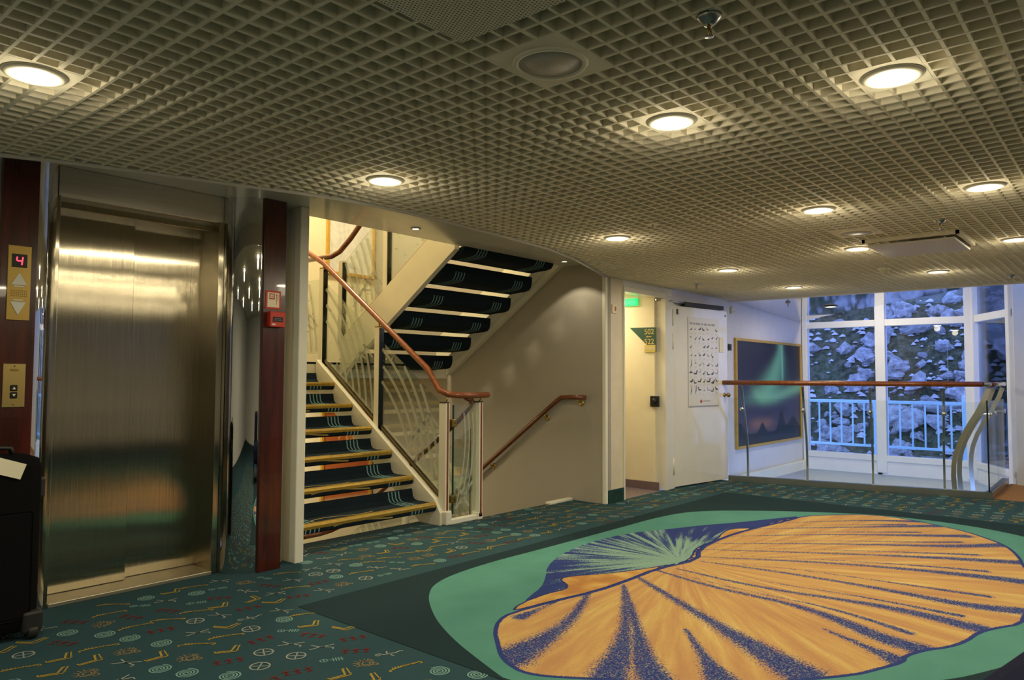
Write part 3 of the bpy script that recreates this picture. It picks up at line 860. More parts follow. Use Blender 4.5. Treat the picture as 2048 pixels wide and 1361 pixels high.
MB().bbox(*lp((1.375, 4.34, 2.145), (2.30, 4.60, 2.31)), .004).build('header', M_['steel_head'], lift)
sl = MB().bbox(*lp((1.385, 4.32, 0), (2.262, 4.60, .022)), .003)
sl.build('sill', M_['sill'], lift)

def ell_col(cx, cy, rx, ry, z1, n=28):
    mb = MB()
    pts = [(cx + rx * math.cos(math.pi + math.pi * i / n), cy + ry * math.sin(math.pi + math.pi * i / n)) for i in range(n + 1)]
    vs = [(x_, y_, 0) for x_, y_ in pts] + [(x_, y_, z1) for x_, y_ in pts]
    fs = [(i, i + 1, n + 2 + i, n + 1 + i) for i in range(n)]
    mb.add(vs, fs, True)
    return mb
for ch_ in lift.children:
    if ch_.data.materials[0] == M_['steel_door']:
        uv = ch_.data.uv_layers.new(name='brush')
        for lp_ in ch_.data.loops:
            co = ch_.data.vertices[lp_.vertex_index].co
            uv.data[lp_.index].uv = (co.x + co.y, co.z)
def lift_column(cx, sx, label, rx):
    root = empty('steel_column', (cx, 4.35, 0))
    c = ell_col(0, 0, rx, .185, ZB).build('casing', M_['mirror'], root)
    MB().bbox((sx - cx - .078, -.205, .0), (sx - cx + .078, -.165, ZB), .003).build('wood_strip', M_['mahogany'], root)
    tag(root, label, 'column', 'polished steel columns beside the lift')
    return root
lift_column(2.515, 2.541, 'polished steel column with mahogany strip right of the lift', .215)
lift_column(1.165, 1.152, 'polished steel column with mahogany strip left of the lift', .20)
MB_s = MB().box((.2, 4.40, 0), (.96, 4.42, ZB)); struct('wall_steel', MB_s, M_['mirror'], 'polished steel panel at the far left')

# lift indicator and call panels on the left strip
YS = 4.35 - .205
ind = empty('lift_indicator', (1.153, YS, 1.645))
MB().bbox((-.049, -.006, -.182), (.049, 0, .182), .002).build('plate', M_['brass'], ind)
MB().bbox((-.034, -.008, .075), (.032, -.004, .140), .002).build('display', M_['black'], ind)
dg = MB()
def seg(a, b, w=.0055):
    a = Vector(a); b = Vector(b); d_ = (b - a).normalized(); n_ = Vector((-d_.y, d_.x)) * w / 2
    dg.add([(a.x + n_.x, -.0088, a.y + n_.y), (b.x + n_.x, -.0088, b.y + n_.y), (b.x - n_.x, -.0088, b.y - n_.y), (a.x - n_.x, -.0088, a.y - n_.y)], [(0, 1, 2, 3)])
seg((-.012, .126), (-.014, .108)); seg((-.013, .107), (.010, .107)); seg((.012, .126), (.010, .108)); seg((.010, .106), (.008, .088))
dg.build('digit', M_['led'], ind)
def tri(mb, cx, cz, w, h, upw, y0, y1):
    s = 1 if upw else -1
    mb.prism([(cx - w / 2, cz - s * h / 2), (cx + w / 2, cz - s * h / 2), (cx, cz + s * h / 2)], 'y', y0, y1)
tm = MB(); tri(tm, 0, .020, .066, .060, True, -.009, -.004); tm.box((-.022, -.009, -.020), (.022, -.004, -.014)); tm.build('up_arrow', M_['btn'], ind)
tm = MB(); tri(tm, -.002, -.125, .066, .064, False, -.009, -.004); tm.box((-.024, -.009, -.087), (.020, -.004, -.081)); tm.build('down_arrow', M_['btn'], ind)
gr = MB()
for i in range(9):
    for k in range(4):
        gr.box((-.033 + i * .008, -.0072, -.066 + k * .0085), (-.030 + i * .008, -.004, -.063 + k * .0085))
o = gr.build('speaker_holes', M_['black'], ind)
tag(ind, 'brass lift indicator showing a red 4 with up and down arrows', 'lift indicator')
cp = empty('lift_call_panel', (1.148, YS, 1.148))
MB().bbox((-.047, -.005, -.105), (.047, 0, .105), .002).build('plate', M_['brass_d'], cp)
MB().bbox((-.018, -.008, .070), (.018, -.004, .079), .002).build('slot', M_['brass'], cp)
for zz, upw in ((-.012, True), (-.047, False)):
    b = MB().bbox((-.015, -.011, zz - .015), (.015, -.004, zz + .015), .004).build('button', M_['btn_black'], cp)
    a_ = MB(); tri(a_, 0, zz, .015, .012, upw, -.0125, -.010); a_.build('arrow', M_['btn'], b)
for zz in (.093, -.093): MB().lathe([(0, 0), (.003, 0), (.003, .002), (0, .002)], 8, Matrix.Translation((0, -.0052, zz)) @ Matrix.Rotation(R(90), 4, 'X')).build('screw', M_['black'], cp)
tag(cp, 'brass lift call panel with two black arrow buttons', 'call panel')

# fire sign and call point on the right strip
fs_ = empty('fire_sign', (2.530, YS, 1.675))
MB().bbox((-.053, -.004, -.058), (.053, 0, .058), .001).build('plate', M_['red'], fs_)
MB().box((-.041, -.0052, -.046), (.041, -.004, .046)).build('field', M_['signwhite'], fs_)
ic = MB()
for a, b in (((-.028, .004), (.008, .010)), ((-.028, .034), (.008, .040)), ((-.028, .004), (-.022, .040)), ((.002, .004), (.008, .040)), ((-.014, .017), (-.006, .027))):
    ic.box((a[0], -.0062, a[1]), (b[0], -.005, b[1]))
ic.build('alarm_symbol', M_['red'], fs_)
ic = MB().box((.020, -.0062, -.030), (.023, -.005, .034)).box((.018, -.0062, .030), (.026, -.005, .036)).box((.030, -.0062, -.004), (.033, -.005, .034))
ic.build('pull_symbol', M_['red'], fs_)
tag(fs_, 'square red and cream fire alarm sign on mahogany strip', 'sign')
cpt = empty('fire_call_point', (2.540, YS, 1.552))
MB().bbox((-.052, -.045, -.048), (.052, 0, .048), .004).build('body', M_['red'], cpt)
MB().bbox((-.036, -.047, -.016), (.036, -.044, .014), .002).build('window', M_['black'], cpt)
MB().box((-.028, -.0485, -.006), (.028, -.047, -.004)).box((-.022, -.0485, .002), (.022, -.047, .004)).build('print', M_['inkl'], cpt)
MB().box((-.040, -.0465, -.038), (-.018, -.0445, -.028)).build('mark', M_['btn'], cpt)
tag(cpt, 'red fire call point box below the fire sign', 'call point')

# ================================================================== STAIRS
RISE, GO = .193, .279
PROF = [(.012, -.066), (-.006, -.056), (-.012, -.035), (-.010, -.012), (.0, .0), (.20, .0), (.245, .006), (.270, .030), (.282, .088), (.298, .090), (.296, .030), (.285, -.010), (.26, -.040), (.20, -.052), (.05, -.060)]
def tread_mesh(x0, x1, sgn):
    mb = MB()
    mb.prism([(sgn * a, b) for a, b in PROF], 'x', x0, x1, smooth=False)
    return mb
def ribbon_over(pts, x0, w, sgn, off=.0015):
    """stripe following the tread profile"""
    vs, fs = [], []
    n = len(pts)
    for i, (a, b) in enumerate(pts):
        p0 = pts[max(i - 1, 0)]; p1 = pts[min(i + 1, n - 1)]
        dx, dz = p1[0] - p0[0], p1[1] - p0[1]; L = math.hypot(dx, dz)
        nx_, nz_ = -dz / L * off, dx / L * off
        vs += [(x0 - w / 2, sgn * (a + nx_), b + nz_), (x0 + w / 2, sgn * (a + nx_), b + nz_)]
    for i in range(n - 1): fs.append((2 * i, 2 * i + 1, 2 * i + 3, 2 * i + 2))
    return vs, fs
TOPP = [(.03, 0), (.12, 0), (.20, .0), (.245, .006), (.270, .030), (.281, .086)]
FRONT = [(.012, -.066), (-.006, -.056), (-.012, -.035), (-.011, -.016)]
UNDER = [(.296, .030), (.285, -.010), (.26, -.040), (.20, -.052), (.05, -.060), (.012, -.066)]
def make_flight(name, label, x0, x1, y0, z0, sgn, n, nosing=True, ends=(True, True)):
    root = empty(name, ((x0 + x1) / 2, y0, z0))
    xm = (x0 + x1) / 2
    tr = nz = stp = None
    proto = None
    for k in range(n):
        off = (0, sgn * GO * k, RISE * (k + 1) if True else 0)
        if proto is None:
            a = tread_mesh(x0 - xm, x1 - xm, sgn).mesh('tread', M_['stair_carpet'])
            nb = MB()
            nb.prism([(sgn * p_[0], p_[1]) for p_ in [(-.015, -.030), (-.018, -.010), (-.014, .003), (-.004, .006), (.034, .005), (.034, .001), (-.002, .0), (-.010, -.012)]], 'x', x0 - xm + .005, x1 - xm - .005)
            b = nb.mesh('nosing', M_['nosing'])
            sb = MB()
            for side in (-1, 1):
                for q in range(4):
                    xx = side * ((x1 - x0) / 2 - .17 - q * .036)
                    if xx > 0: xx = (x1 - x0) / 2 - .15 - q * .036
                    for pr in (TOPP, FRONT, UNDER):
                        vs, fs = ribbon_over(pr, xx, .011, sgn)
                        sb.add(vs, fs)
            c = sb.mesh('stripes', M_['stripe'], fix=False)
            gb = MB()
            pts = [(-.42 + i * .05, .10 + .035 * math.sin(i * .55) ) for i in range(12)]
            gb.strip([(p_[0], sgn * p_[1]) for p_ in pts], .016, .002)
            pts2 = [(-.30 + i * .06, -.034 + .014 * math.sin(i * .5)) for i in range(10)]
            vs = []; fs = []
            for i, (px, pz) in enumerate(pts2): vs += [(px, -sgn * .0135, pz - .006), (px, -sgn * .0135, pz + .006)]
            for i in range(len(pts2) - 1): fs.append((2 * i, 2 * i + 2, 2 * i + 3, 2 * i + 1))
            gb.add(vs, fs)
            d = gb.mesh('swash', M_['stripe_gold'], fix=False)
            proto = (a, b, c, d)
        o = bpy.data.objects.new('tread', proto[0]); COL.objects.link(o); o.parent = root; o.location = off
        for nm, me_ in zip(('nosing', 'stripes', 'swash'), proto[1:]):
            q = bpy.data.objects.new(nm, me_); COL.objects.link(q); q.parent = o
            if nm != 'nosing': q['kind'] = 'stuff'
    tag(root, label, 'staircase')
    return root
def nl(y): return .174 + .6918 * (y - 4.415)          # nosing line, lower flight
def stringer(y0, y1, f, dz0, dz1, x0, x1, flat0=None):
    return MB().prism([(y0, f(y0) + dz0), (y1, f(y1) + dz0), (y1, f(y1) + dz1), (y0, f(y0) + dz1)], 'x', x0, x1)
# lower flight, rising away from the viewer
fl1 = make_flight('staircase', 'open tread stairs with gold nosings rising to the landing', 2.805, 4.20, 4.415, -.019, 1, 6)
def rel(o): return Matrix.Translation(-Vector(o.location))
mb = MB().prism([(4.36, 0), (4.60, 0), (6.10, nl(6.10) - .26), (6.10, nl(6.10) + .02), (4.43, nl(4.43) + .02), (4.36, .10)], 'x', 4.20, 4.245, M=rel(fl1)); mb.build('stringer', M_['white'], fl1)
mb = MB().prism([(4.60, 0), (4.8, 0), (6.10, nl(6.10) - .24), (6.10, nl(6.10) - .02), (4.43, nl(4.43) - .02), (4.43, 0)], 'x', 2.802, 2.812, M=rel(fl1)); mb.build('stringer', M_['white'], fl1)
land = empty('landing', (4.3, 6.7, 1.2))
lpts = [(2.802 - 4.3, 6.115 - 6.7), (4.42 - 4.3, 6.115 - 6.7), (4.42 - 4.3, 6.08 - 6.7), (5.945 - 4.3, 6.08 - 6.7), (5.945 - 4.3, 7.395 - 6.7), (2.802 - 4.3, 7.395 - 6.7)]
MB().prism(lpts, 'z', -.02, .115).build('slab', M_['white'], land)
MB().prism(lpts, 'z', .115, .136).build('carpet', M_['stair_carpet'], land)
tag(land, 'dark carpeted half landing behind the stairs', 'landing')
# upper flight, rising back towards the viewer
YU = 6.06
fl2 = make_flight('staircase', 'upper open tread flight seen from below rising towards the lobby', 4.48, 5.72, YU, 1.336 - RISE, -1, 6)
def ul(y): return 2.10 - .69 * (y - 4.71)
mb = MB().prism([(4.44, ul(4.44)), (6.02, ul(6.02)), (6.02, ul(6.02) + .36), (4.44, ul(4.44) + .36)], 'x', 4.42, 4.475, M=rel(fl2)); mb.build('stringer', M_['white'], fl2)
mb = MB().prism([(4.44, ul(4.44) + .10), (6.02, ul(6.02) + .10), (6.02, ul(6.02) + .42), (4.44, ul(4.44) + .42)], 'x', 5.72, 5.90, M=rel(fl2)); mb.build('stringer', M_['white'], fl2)
mb = MB().prism([(4.44, ul(4.44) + .02), (6.02, ul(6.02) + .02), (6.02, ul(6.02) + .10), (4.44, ul(4.44) + .10)], 'x', 5.88, 5.948, M=rel(fl2)); mb.build('edge_strip', M_['white'], fl2)
# descending flight
fl3 = make_flight('staircase', 'carpeted stairs descending beyond the glass newel', 4.68, 5.93, 4.62 + GO * 5, -RISE * 7.0, -1, 6)
mb = MB().prism([(4.36, -.30), (6.3, -1.64), (6.3, -1.36), (4.36, -.02)], 'x', 4.62, 4.675, M=rel(fl3)); mb.build('stringer', M_['white'], fl3)

# --- balustrade of the lower flight
def etched(plane_x, y0, y1, zlo, zhi, seed, n=5, dots=True):
    """etched bands: flat ribbons in the plane x = plane_x; clipped to the panel"""
    mb = MB()
    rr = random.Random(seed)
    def clip_add(pts, w):
        cur = []
        for (y, z) in pts:
            ok = y0 + .01 < y < y1 - .01 and zlo(y) + .01 < z < zhi(y) - .01
            if ok: cur.append((y, z))
            if (not ok) and len(cur) > 1: flush(cur, w); cur = []
            elif not ok: cur = []
        if len(cur) > 1: flush(cur, w)
    def flush(c_, w):
        k = len(mb.v)
        m2 = MB().strip(c_, w, 0)
        mb.add([(plane_x, a, b) for a, b, _ in m2.v], m2.f)
    ym, L = (y0 + y1) / 2, y1 - y0
    zc = (zlo(ym) + zhi(ym)) / 2
    for i in range(n):
        o = (i - n / 2) * .085
        pts = []
        for k in range(60):
            u = k / 59
            ang = 1.9 * u - .15
            y = y1 + .15 - o - 1.25 * L * math.sin(ang) * .8
            z = zc + .75 - 1.55 * u + .22 * math.sin(3 * u + i * .2) + o * .6
            pts.append((y, z))
        clip_add(pts, .030)
    for i in range(3):
        o = i * .075
        a = [(y0 + .03 + o, zc - .10 - o * .3), (y0 + .16 + o, zc + .02 - o), (y0 + .26 + o, zc - .12 - o)]
        pts = []
        for p_, q_ in zip(a, a[1:]): pts += [(p_[0] + (q_[0] - p_[0]) * k / 8, p_[1] + (q_[1] - p_[1]) * k / 8) for k in range(9)]
        clip_add(pts, .022)
    if dots:
        for i in range(22):
            y = rr.uniform(y0 + .05, y1 - .05); z = rr.uniform(zlo(y) + .05, zhi(y) - .05)
            rad_ = rr.choice((.005, .008, .012))
            c_ = circ(y, z, rad_, 8)[:-1]
            mb.add([(plane_x, a, b) for a, b in c_], [tuple(range(8))])
    return mb

def glass_panel(root, x, y0, y1, zlo, zhi, seed, th=.008, edge='glass_edge'):
    q = [(y0, zlo(y0)), (y1, zlo(y1)), (y1, zhi(y1)), (y0, zhi(y0))]
    M0 = rel(root)
    p_ = MB().prism(q, 'x', x - th / 2, x + th / 2, M=M0).build('glass_panel', M_['glass'], root)
    e = etched(x - th / 2 - .0015, y0, y1, zlo, zhi, seed)
    e.v = [tuple(M0 @ Vector(c_)) for c_ in e.v]
    if e.v: e.build('etched_pattern', M_['etch'], p_, fix=False)
    ed = MB().box((x - th / 2 - .001, y0 - .004, zlo(y0)), (x + th / 2 + .001, y0, zhi(y0)), M=M0).build('edge', M_[edge], p_)
    return p_
XB = 4.27
bal = empty('stair_balustrade', (XB, 4.36, 0))
M0 = rel(bal)
for y, z0, z1 in ((5.24, .70, 1.64), (6.10, 1.27, 2.25)):
    MB().bbox((XB - .025, y - .035, z0), (XB + .025, y + .035, z1), .003, M=M0).build('post', M_['white'], bal)
    MB().box((XB - .027, y - .044, z0 + .02), (XB + .020, y - .035, z1 - .01), M=M0).build('post_edge', M_['glass_black'], bal)
    MB().tube([(XB, y, z1), (XB, y, z1 + .10)], .006, 8, M=M0).build('bracket', M_['brass'], bal)
    MB().bbox((XB - .028, y - .03, z1 - .0), (XB + .028, y + .03, z1 + .012), .003, M=M0).build('post_cap', M_['brass'], bal)
glass_panel(bal, XB, 4.41, 5.20, lambda y: nl(y) + .055, lambda y: nl(y) + .80, 3)
glass_panel(bal, XB, 5.29, 6.06, lambda y: nl(y) + .055, lambda y: nl(y) + .80, 5)
glass_panel(bal, XB, 6.15, 6.60, lambda y: 1.42, lambda y: 2.15, 6)
MB().prism([(4.41, nl(4.41) + .02), (6.06, nl(6.06) + .02), (6.06, nl(6.06) + .055), (4.41, nl(4.41) + .055)], 'x', XB - .012, XB + .012, M=M0).build('bottom_rail', M_['bronze'], bal)
# handrail: sloping part, bend, level return over the newel
hr = [(XB, 6.62, 2.46), (XB, 6.40, 2.455), (XB, 6.30, 2.405)] + [(XB, y, nl(y) + .965) for y in (6.1, 5.6, 5.1, 4.6)] + [(XB, 4.45, 1.085), (XB + .015, 4.36, 1.055), (XB + .07, 4.315, 1.047), (XB + .16, 4.30, 1.045), (4.70, 4.30, 1.045)]
MB().tube(hr, .025, 14, M=M0).build('handrail', M_['railwood'], bal)
# newel of two posts with a glass leaf
for x_, y_ in ((4.255, 4.365), (4.622, 4.335)):
    p_ = MB().bbox((x_ - .022, y_ - .03, .02), (x_ + .022, y_ + .05, .985), .003, M=M0).build('newel_post', M_['white'], bal)
    MB().box((x_ - .008, y_ - .034, .04), (x_ + .008, y_ - .029, .985), M=M0).build('wood_inlay', M_['railwood'], p_)
    MB().tube([(x_, y_, .98), (x_, y_ - .03, 1.03)], .006, 8, M=M0).build('bracket', M_['brass'], p_)
    MB().bbox((x_ - .026, y_ - .03, .983), (x_ + .022, y_ + .045, .992), .002, M=M0).build('cap', M_['glass_black'], p_)
gp = MB().box((4.335, 4.345, .075), (4.60, 4.353, .965), M=M0).build('glass_leaf', M_['glass'], bal)
MB().box((4.326, 4.343, .075), (4.336, 4.355, .965), M=M0).build('edge', M_['glass_edge'], gp)
e = MB()
for i in range(3):
    pts = [(4.37 + .05 * i + .10 * math.sin(u * 2.2), .15 + u * .75) for u in [k / 20 for k in range(21)]]
    m2 = MB().strip(pts, .014, 0); e.add([tuple(M0 @ Vector((a, 4.3435, b))) for a, b, _ in m2.v], m2.f)
for a, b in (((4.36, .12), (4.56, .32)), ((4.38, .30), (4.52, .12))):
    m2 = MB().strip([a, b], .022, 0); e.add([tuple(M0 @ Vector((p0, 4.3435, p1))) for p0, p1, _ in m2.v], m2.f)
e.build('etched_pattern', M_['etch'], gp, fix=False)
for x_ in (4.305, 4.615):
    for z_ in (.20, .82):
        c_ = MB().bbox((x_ - .012, 4.318, z_ - .030), (x_ + .040, 4.362, z_ + .030), .003, M=M0).build('clamp', M_['brass'], bal)
        MB().lathe([(0, 0), (.005, 0), (.005, .003), (0, .003)], 10, M0 @ Matrix.Translation((x_ + .02, 4.3178, z_)) @ Matrix.Rotation(R(90), 4, 'X')).build('screw', M_['black'], c_)
fb = MB().bbox((4.225, 4.31, 0), (4.29, 4.42, .115), .012, M=M0); fb.bbox((4.28, 4.315, 0), (4.645, 4.37, .04), .006, M=M0); fb.bbox((4.59, 4.305, 0), (4.65, 4.38, .06), .006, M=M0)
fb.build('base', M_['white'], bal)
tag(bal, 'etched glass balustrade with wooden handrail beside the rising stairs', 'balustrade')
# descending balustrade
bd = empty('stair_balustrade', (4.65, 4.45, -.5))
M1 = rel(bd)
dl = lambda y: -.02 - .6918 * (y - 4.42)
hr = [(4.44, 4.305, 1.03), (4.56, 4.36, 1.0), (4.62, 4.42, .965)] + [(4.645, y, dl(y) + .96) for y in (4.6, 5.2, 5.8, 6.2)] + [(4.60, 6.36, -.37), (4.50, 6.42, -.40), (3.2, 6.44, -.42)]
MB().tube(hr, .025, 14, M=M1).build('handrail', M_['railwood_d'], bd)
for y0, y1, sd in ((4.46, 5.25, 11), (5.32, 6.25, 12)):
    glass_panel(bd, 4.65, y0, y1, lambda y: dl(y) + .06, lambda y: dl(y) + .80, sd)
for y in (5.285, 6.29):
    MB().bbox((4.63, y - .03, dl(y) - .1), (4.67, y + .03, dl(y) + .86), .003, M=M1).build('post', M_['white'], bd)
# level guard on the lower landing, seen through the open risers
MB().box((3.0, 6.436, -1.28), (4.55, 6.444, -.50), M=M1).build('glass_panel', M_['glass'], bd)
tag(bd, 'etched glass balustrade with dark handrail of the descending stairs', 'balustrade')
# upper balustrade
bu = empty('stair_balustrade', (4.45, 5.0, 2.2))
M2 = rel(bu)
un = lambda y: ul(y) + .36
for y in (5.36, 6.04):
    MB().bbox((4.425, y - .032, un(y) - .06), (4.470, y + .032, un(y) + .80), .003, M=M2).build('post', M_['white'], bu)
    MB().box((4.424, y - .044, un(y) - .02), (4.468, y - .032, un(y) + .78), M=M2).build('post_edge', M_['glass_black'], bu)
glass_panel(bu, 4.448, 5.41, 6.0, lambda y: un(y) + .02, lambda y: un(y) + .76, 21, edge='brass')
glass_panel(bu, 4.448, 4.45, 5.31, lambda y: un(y) + .02, lambda y: un(y) + .76, 22, edge='brass')
MB().prism([(4.45, un(4.45)), (6.0, un(6.0)), (6.0, un(6.0) + .022), (4.45, un(4.45) + .022)], 'x', 4.436, 4.46, M=M2).build('bottom_rail', M_['brass'], bu)
hr = [(4.40, 6.75, 2.40), (4.41, 6.30, 2.40), (4.42, 6.18, 2.40), (4.43, 6.06, 2.44)] + [(4.44, y, 2.46 + .80 * (6.02 - y)) for y in (5.9, 5.4, 4.9, 4.5)]
MB().tube(hr, .026, 14, M=M2).build('handrail', M_['railwood_d'], bu)
tag(bu, 'etched glass balustrade with dark handrail of the upper flight', 'balustrade')
# wall handrail
wr = empty('wall_handrail', (5.90, 4.5, .8))
M3 = rel(wr)
MB().tube([(5.885, 4.13, 1.005), (5.885, 4.30, 1.005), (5.885, 4.40, 1.0), (5.885, 4.46, .965)] + [(5.885, y, .965 - .745 * (y - 4.46)) for y in (4.7, 5.2, 5.7, 6.2)], .023, 14, M=M3).build('handrail', M_['railwood_d'], wr)
MB().bbox((5.862, 4.118, .983), (5.908, 4.136, 1.027), .006, M=M3).build('end_cap', M_['railwood_d'], wr)
for y in (4.20, 4.62, 5.35):
    z_ = 1.005 if y < 4.4 else .965 - .745 * (y - 4.46)
    b = MB().tube([(5.885, y, z_ - .02), (5.905, y, z_ - .05), (5.948, y, z_ - .055)], .008, 8, M=M3).build('bracket', M_['brass_d'], wr)
    MB().lathe([(0, 0), (.028, 0), (.030, .006), (.024, .012), (0, .012)], 18, M3 @ Matrix.Translation((5.948, y, z_ - .055)) @ Matrix.Rotation(R(-90), 4, 'Y')).build('rosette', M_['brass_d'], b)
tag(wr, 'wooden wall handrail going down along the speckled wall', 'handrail')

# pictures in the stairwell
def frame_pic(name, x0, x1, z0, z1, y, fm, bw, label, colfun, n=(60, 50)):
    root = empty(name, ((x0 + x1) / 2, y, z0))
    w, h = (x1 - x0) / 2, z1 - z0
    f_ = MB()
    f_.bbox((-w, -.03, 0), (w, 0, bw), .004).bbox((-w, -.03, h - bw), (w, 0, h), .004).bbox((-w, -.03, bw), (-w + bw, 0, h - bw), .004).bbox((w - bw, -.03, bw), (w, 0, h - bw), .004)
    f_.build('frame', M_[fm], root)
    nx_, nz_ = n
    vs = [(-w + bw + (2 * w - 2 * bw) * i / nx_, -.012, bw + (h - 2 * bw) * k / nz_) for k in range(nz_ + 1) for i in range(nx_ + 1)]
    fs = [(k * (nx_ + 1) + i, k * (nx_ + 1) + i + 1, (k + 1) * (nx_ + 1) + i + 1, (k + 1) * (nx_ + 1) + i) for k in range(nz_) for i in range(nx_)]
    me = bpy.data.meshes.new('print'); me.from_pydata(vs, [], fs)
    ca = me.color_attributes.new('print', 'FLOAT_COLOR', 'POINT')
    U = np.array([[i / nx_, k / nz_] for k in range(nz_ + 1) for i in range(nx_ + 1)])
    C = colfun(U[:, 0], U[:, 1])
    ca.data.foreach_set('color', np.concatenate([C, np.ones((len(C), 1))], 1).ravel().astype(np.float32))
    t = NT(name + '_print').set(.35, 0, .4)
    nz2 = t.noise(60, 3, .6, t.coord())
    t.link(t.mix(t.math('MULTIPLY', nz2, .12), t.attr('print').outputs['Color'], (.02, .02, .02)), t.b.inputs['Base Color'])
    me.materials.append(t.m)
    po = bpy.data.objects.new('print', me); COL.objects.link(po); po.parent = root
    tag(root, label, 'picture')
    return root
def sm(a, b, x): 
    t_ = np.clip((x - a) / (b - a), 0, 1); return t_ * t_ * (3 - 2 * t_)
def mixc(c, f, col): return c * (1 - f[:, None]) + np.array(col) * f[:, None]
def aurora(u, v):
    c = np.tile(np.array([.022, .019, .034]), (len(u), 1))
    c = mixc(c, sm(.75, .35, v) * .55, (.075, .058, .11))
    c = mixc(c, sm(.30, .12, v) * .7, (.11, .075, .085))
    # curtain: narrow at top right, flaring to lower left
    cx = .66 - .30 * np.clip((.95 - v) / .55, 0, 1) ** 1.6
    wd_ = .05 + .20 * np.clip((.95 - v) / .55, 0, 1)
    g = np.exp(-((u - cx) / wd_) ** 2) * sm(.33, .48, v)
    sharp = np.exp(-np.clip((u - .70), 0, 1) / .02) * sm(.30, .95, u)
    c = mixc(c, np.clip(g * 1.0, 0, 1), (.16, .42, .25))
    ln = np.exp(-((u - .685 - .02 * (1 - v)) / .016) ** 2) * sm(.55, .7, v)
    c = mixc(c, ln * .8, (.28, .62, .40))
    arc = np.exp(-((v - (.47 + .22 * np.clip(u - .55, 0, 1) - .02 + .5 * np.clip(.35 - u, 0, 1))) / .06) ** 2) * sm(.15, .35, u)
    c = mixc(c, arc * .8, (.22, .50, .27))
    # mountains
    mt = .10 + .10 * np.exp(-((u - .36) / .05) ** 2) + .20 * np.exp(-((u - .66) / .055) ** 2) + .13 * np.exp(-((u - .86) / .10) ** 2) + .12 * np.exp(-((u - .03) / .08) ** 2)
    c = mixc(c, np.exp(-((v - .19) / .05) ** 2) * sm(.1, .3, u) * sm(.6, .4, u) * .6, (.42, .17, .10))
    c = mixc(c, sm(.012, -.012, v - mt), (.016, .015, .018))
    c = mixc(c, sm(.10, .02, v) * .5, (.05, .05, .06))
    return np.clip(c, 0, 1)
frame_pic('aurora_picture', 8.93, 11.25, .30, 1.71, 3.958, 'gold', .035, 'large framed aurora picture with dark mountains on the lilac wall', aurora, (150, 100))
def silver(u, v):
    c = np.tile(np.array([.62, .62, .60]), (len(u), 1))
    n_ = .5 + .5 * np.sin(u * 21 + 4 * np.sin(v * 13)) * np.cos(v * 31 + 5 * np.sin(u * 9))
    return mixc(c, n_ * .6, (.85, .84, .78))
frame_pic('silver_picture', 5.20, 5.92, 2.42, 3.5, 7.395, 'gold', .04, 'gold framed silvery picture on the stairwell back wall', silver)
def copper(u, v):
    c = np.tile(np.array([.52, .13, .03]), (len(u), 1))
    n_ = sm(.1, .6, np.sin(u * 40 + 3 * np.sin(v * 33)) * np.cos(v * 44 + 4 * np.sin(u * 27)))
    m_ = ((np.abs(u - .55) < .28) & (v > .52) & (v < .80)).astype(float)
    c = mixc(c, n_ * m_, (.95, .62, .18))
    return mixc(c, sm(.14, .05, v), (.95, .75, .45))
frame_pic('copper_picture', 5.17, 5.92, -.42, .80, 7.395, 'gold', .04, 'copper coloured picture with golden blossoms seen between the stair treads', copper)

# stairwell lamps (ceiling plates above and under the landing)
def stair_lamp(x, y, z, w, label, size=.5):
    root = empty('stairwell_lamp', (x, y, z))
    MB().bbox((-size / 2 - .02, -size / 2 - .02, -.03), (size / 2 + .02, size / 2 + .02, 0), .008).build('housing', M_['white'], root)
    MB().bbox((-size / 2, -size / 2, -.036), (size / 2, size / 2, -.03), .002).build('diffuser', M_['lamp'], root)
    ld = bpy.data.lights.new('lamp', 'AREA'); ld.shape = 'SQUARE'; ld.size = size; ld.energy = w; ld.color = (1, .84, .52); ld.spread = R(170)
    lo = bpy.data.objects.new('lamp', ld); COL.objects.link(lo); lo.parent = root; lo.location = (0, 0, -.05)
    tag(root, label, 'ceiling light')
stair_lamp(4.3, 6.2, 5.1, STAIR_W, 'square lamp on the stairwell top ceiling')
stair_lamp(4.2, 6.75, 1.18, 45, 'square lamp under the half landing', .3)
stair_lamp(6.67, 4.7, 2.2, 14, 'square lamp on the corridor ceiling', .25)

stair_lamp(10.3, 2.7, 2.8, 30, 'added unseen square lamp above the void, brightening the window frames', .4)  # added out of view to make the bluish window frames whiter

# ================================================================== CABIN DOORWAY
d2 = empty('door_2', (7.25, 3.93, 0)); d2['kind'] = 'structure'; d2['label'] = 'white cabin corridor door standing open with brass knob'
M4 = rel(d2)
fr = MB().bbox((7.10, 3.915, 0), (7.17, 4.04, 2.055), .004, M=M4); fr.build('frame', M_['doorwhite'], d2)
MB().bbox((7.17, 3.925, 0), (7.30, 3.97, 2.03), .004, M=M4).build('frame', M_['doorwhite'], d2)
MB().bbox((6.27, 3.915, 2.055), (7.17, 4.04, 2.11), .004, M=M4).build('frame', M_['doorwhite'], d2)
MB().bbox((6.262, 3.915, 0), (6.285, 4.04, 2.055), .004, M=M4).build('frame', M_['doorwhite'], d2)
ANG = math.atan2(3.79 - 3.93, 8.357 - 7.33)
LM = M4 @ Matrix.Translation((7.33, 3.93, 0)) @ Matrix.Rotation(ANG, 4, 'Z')
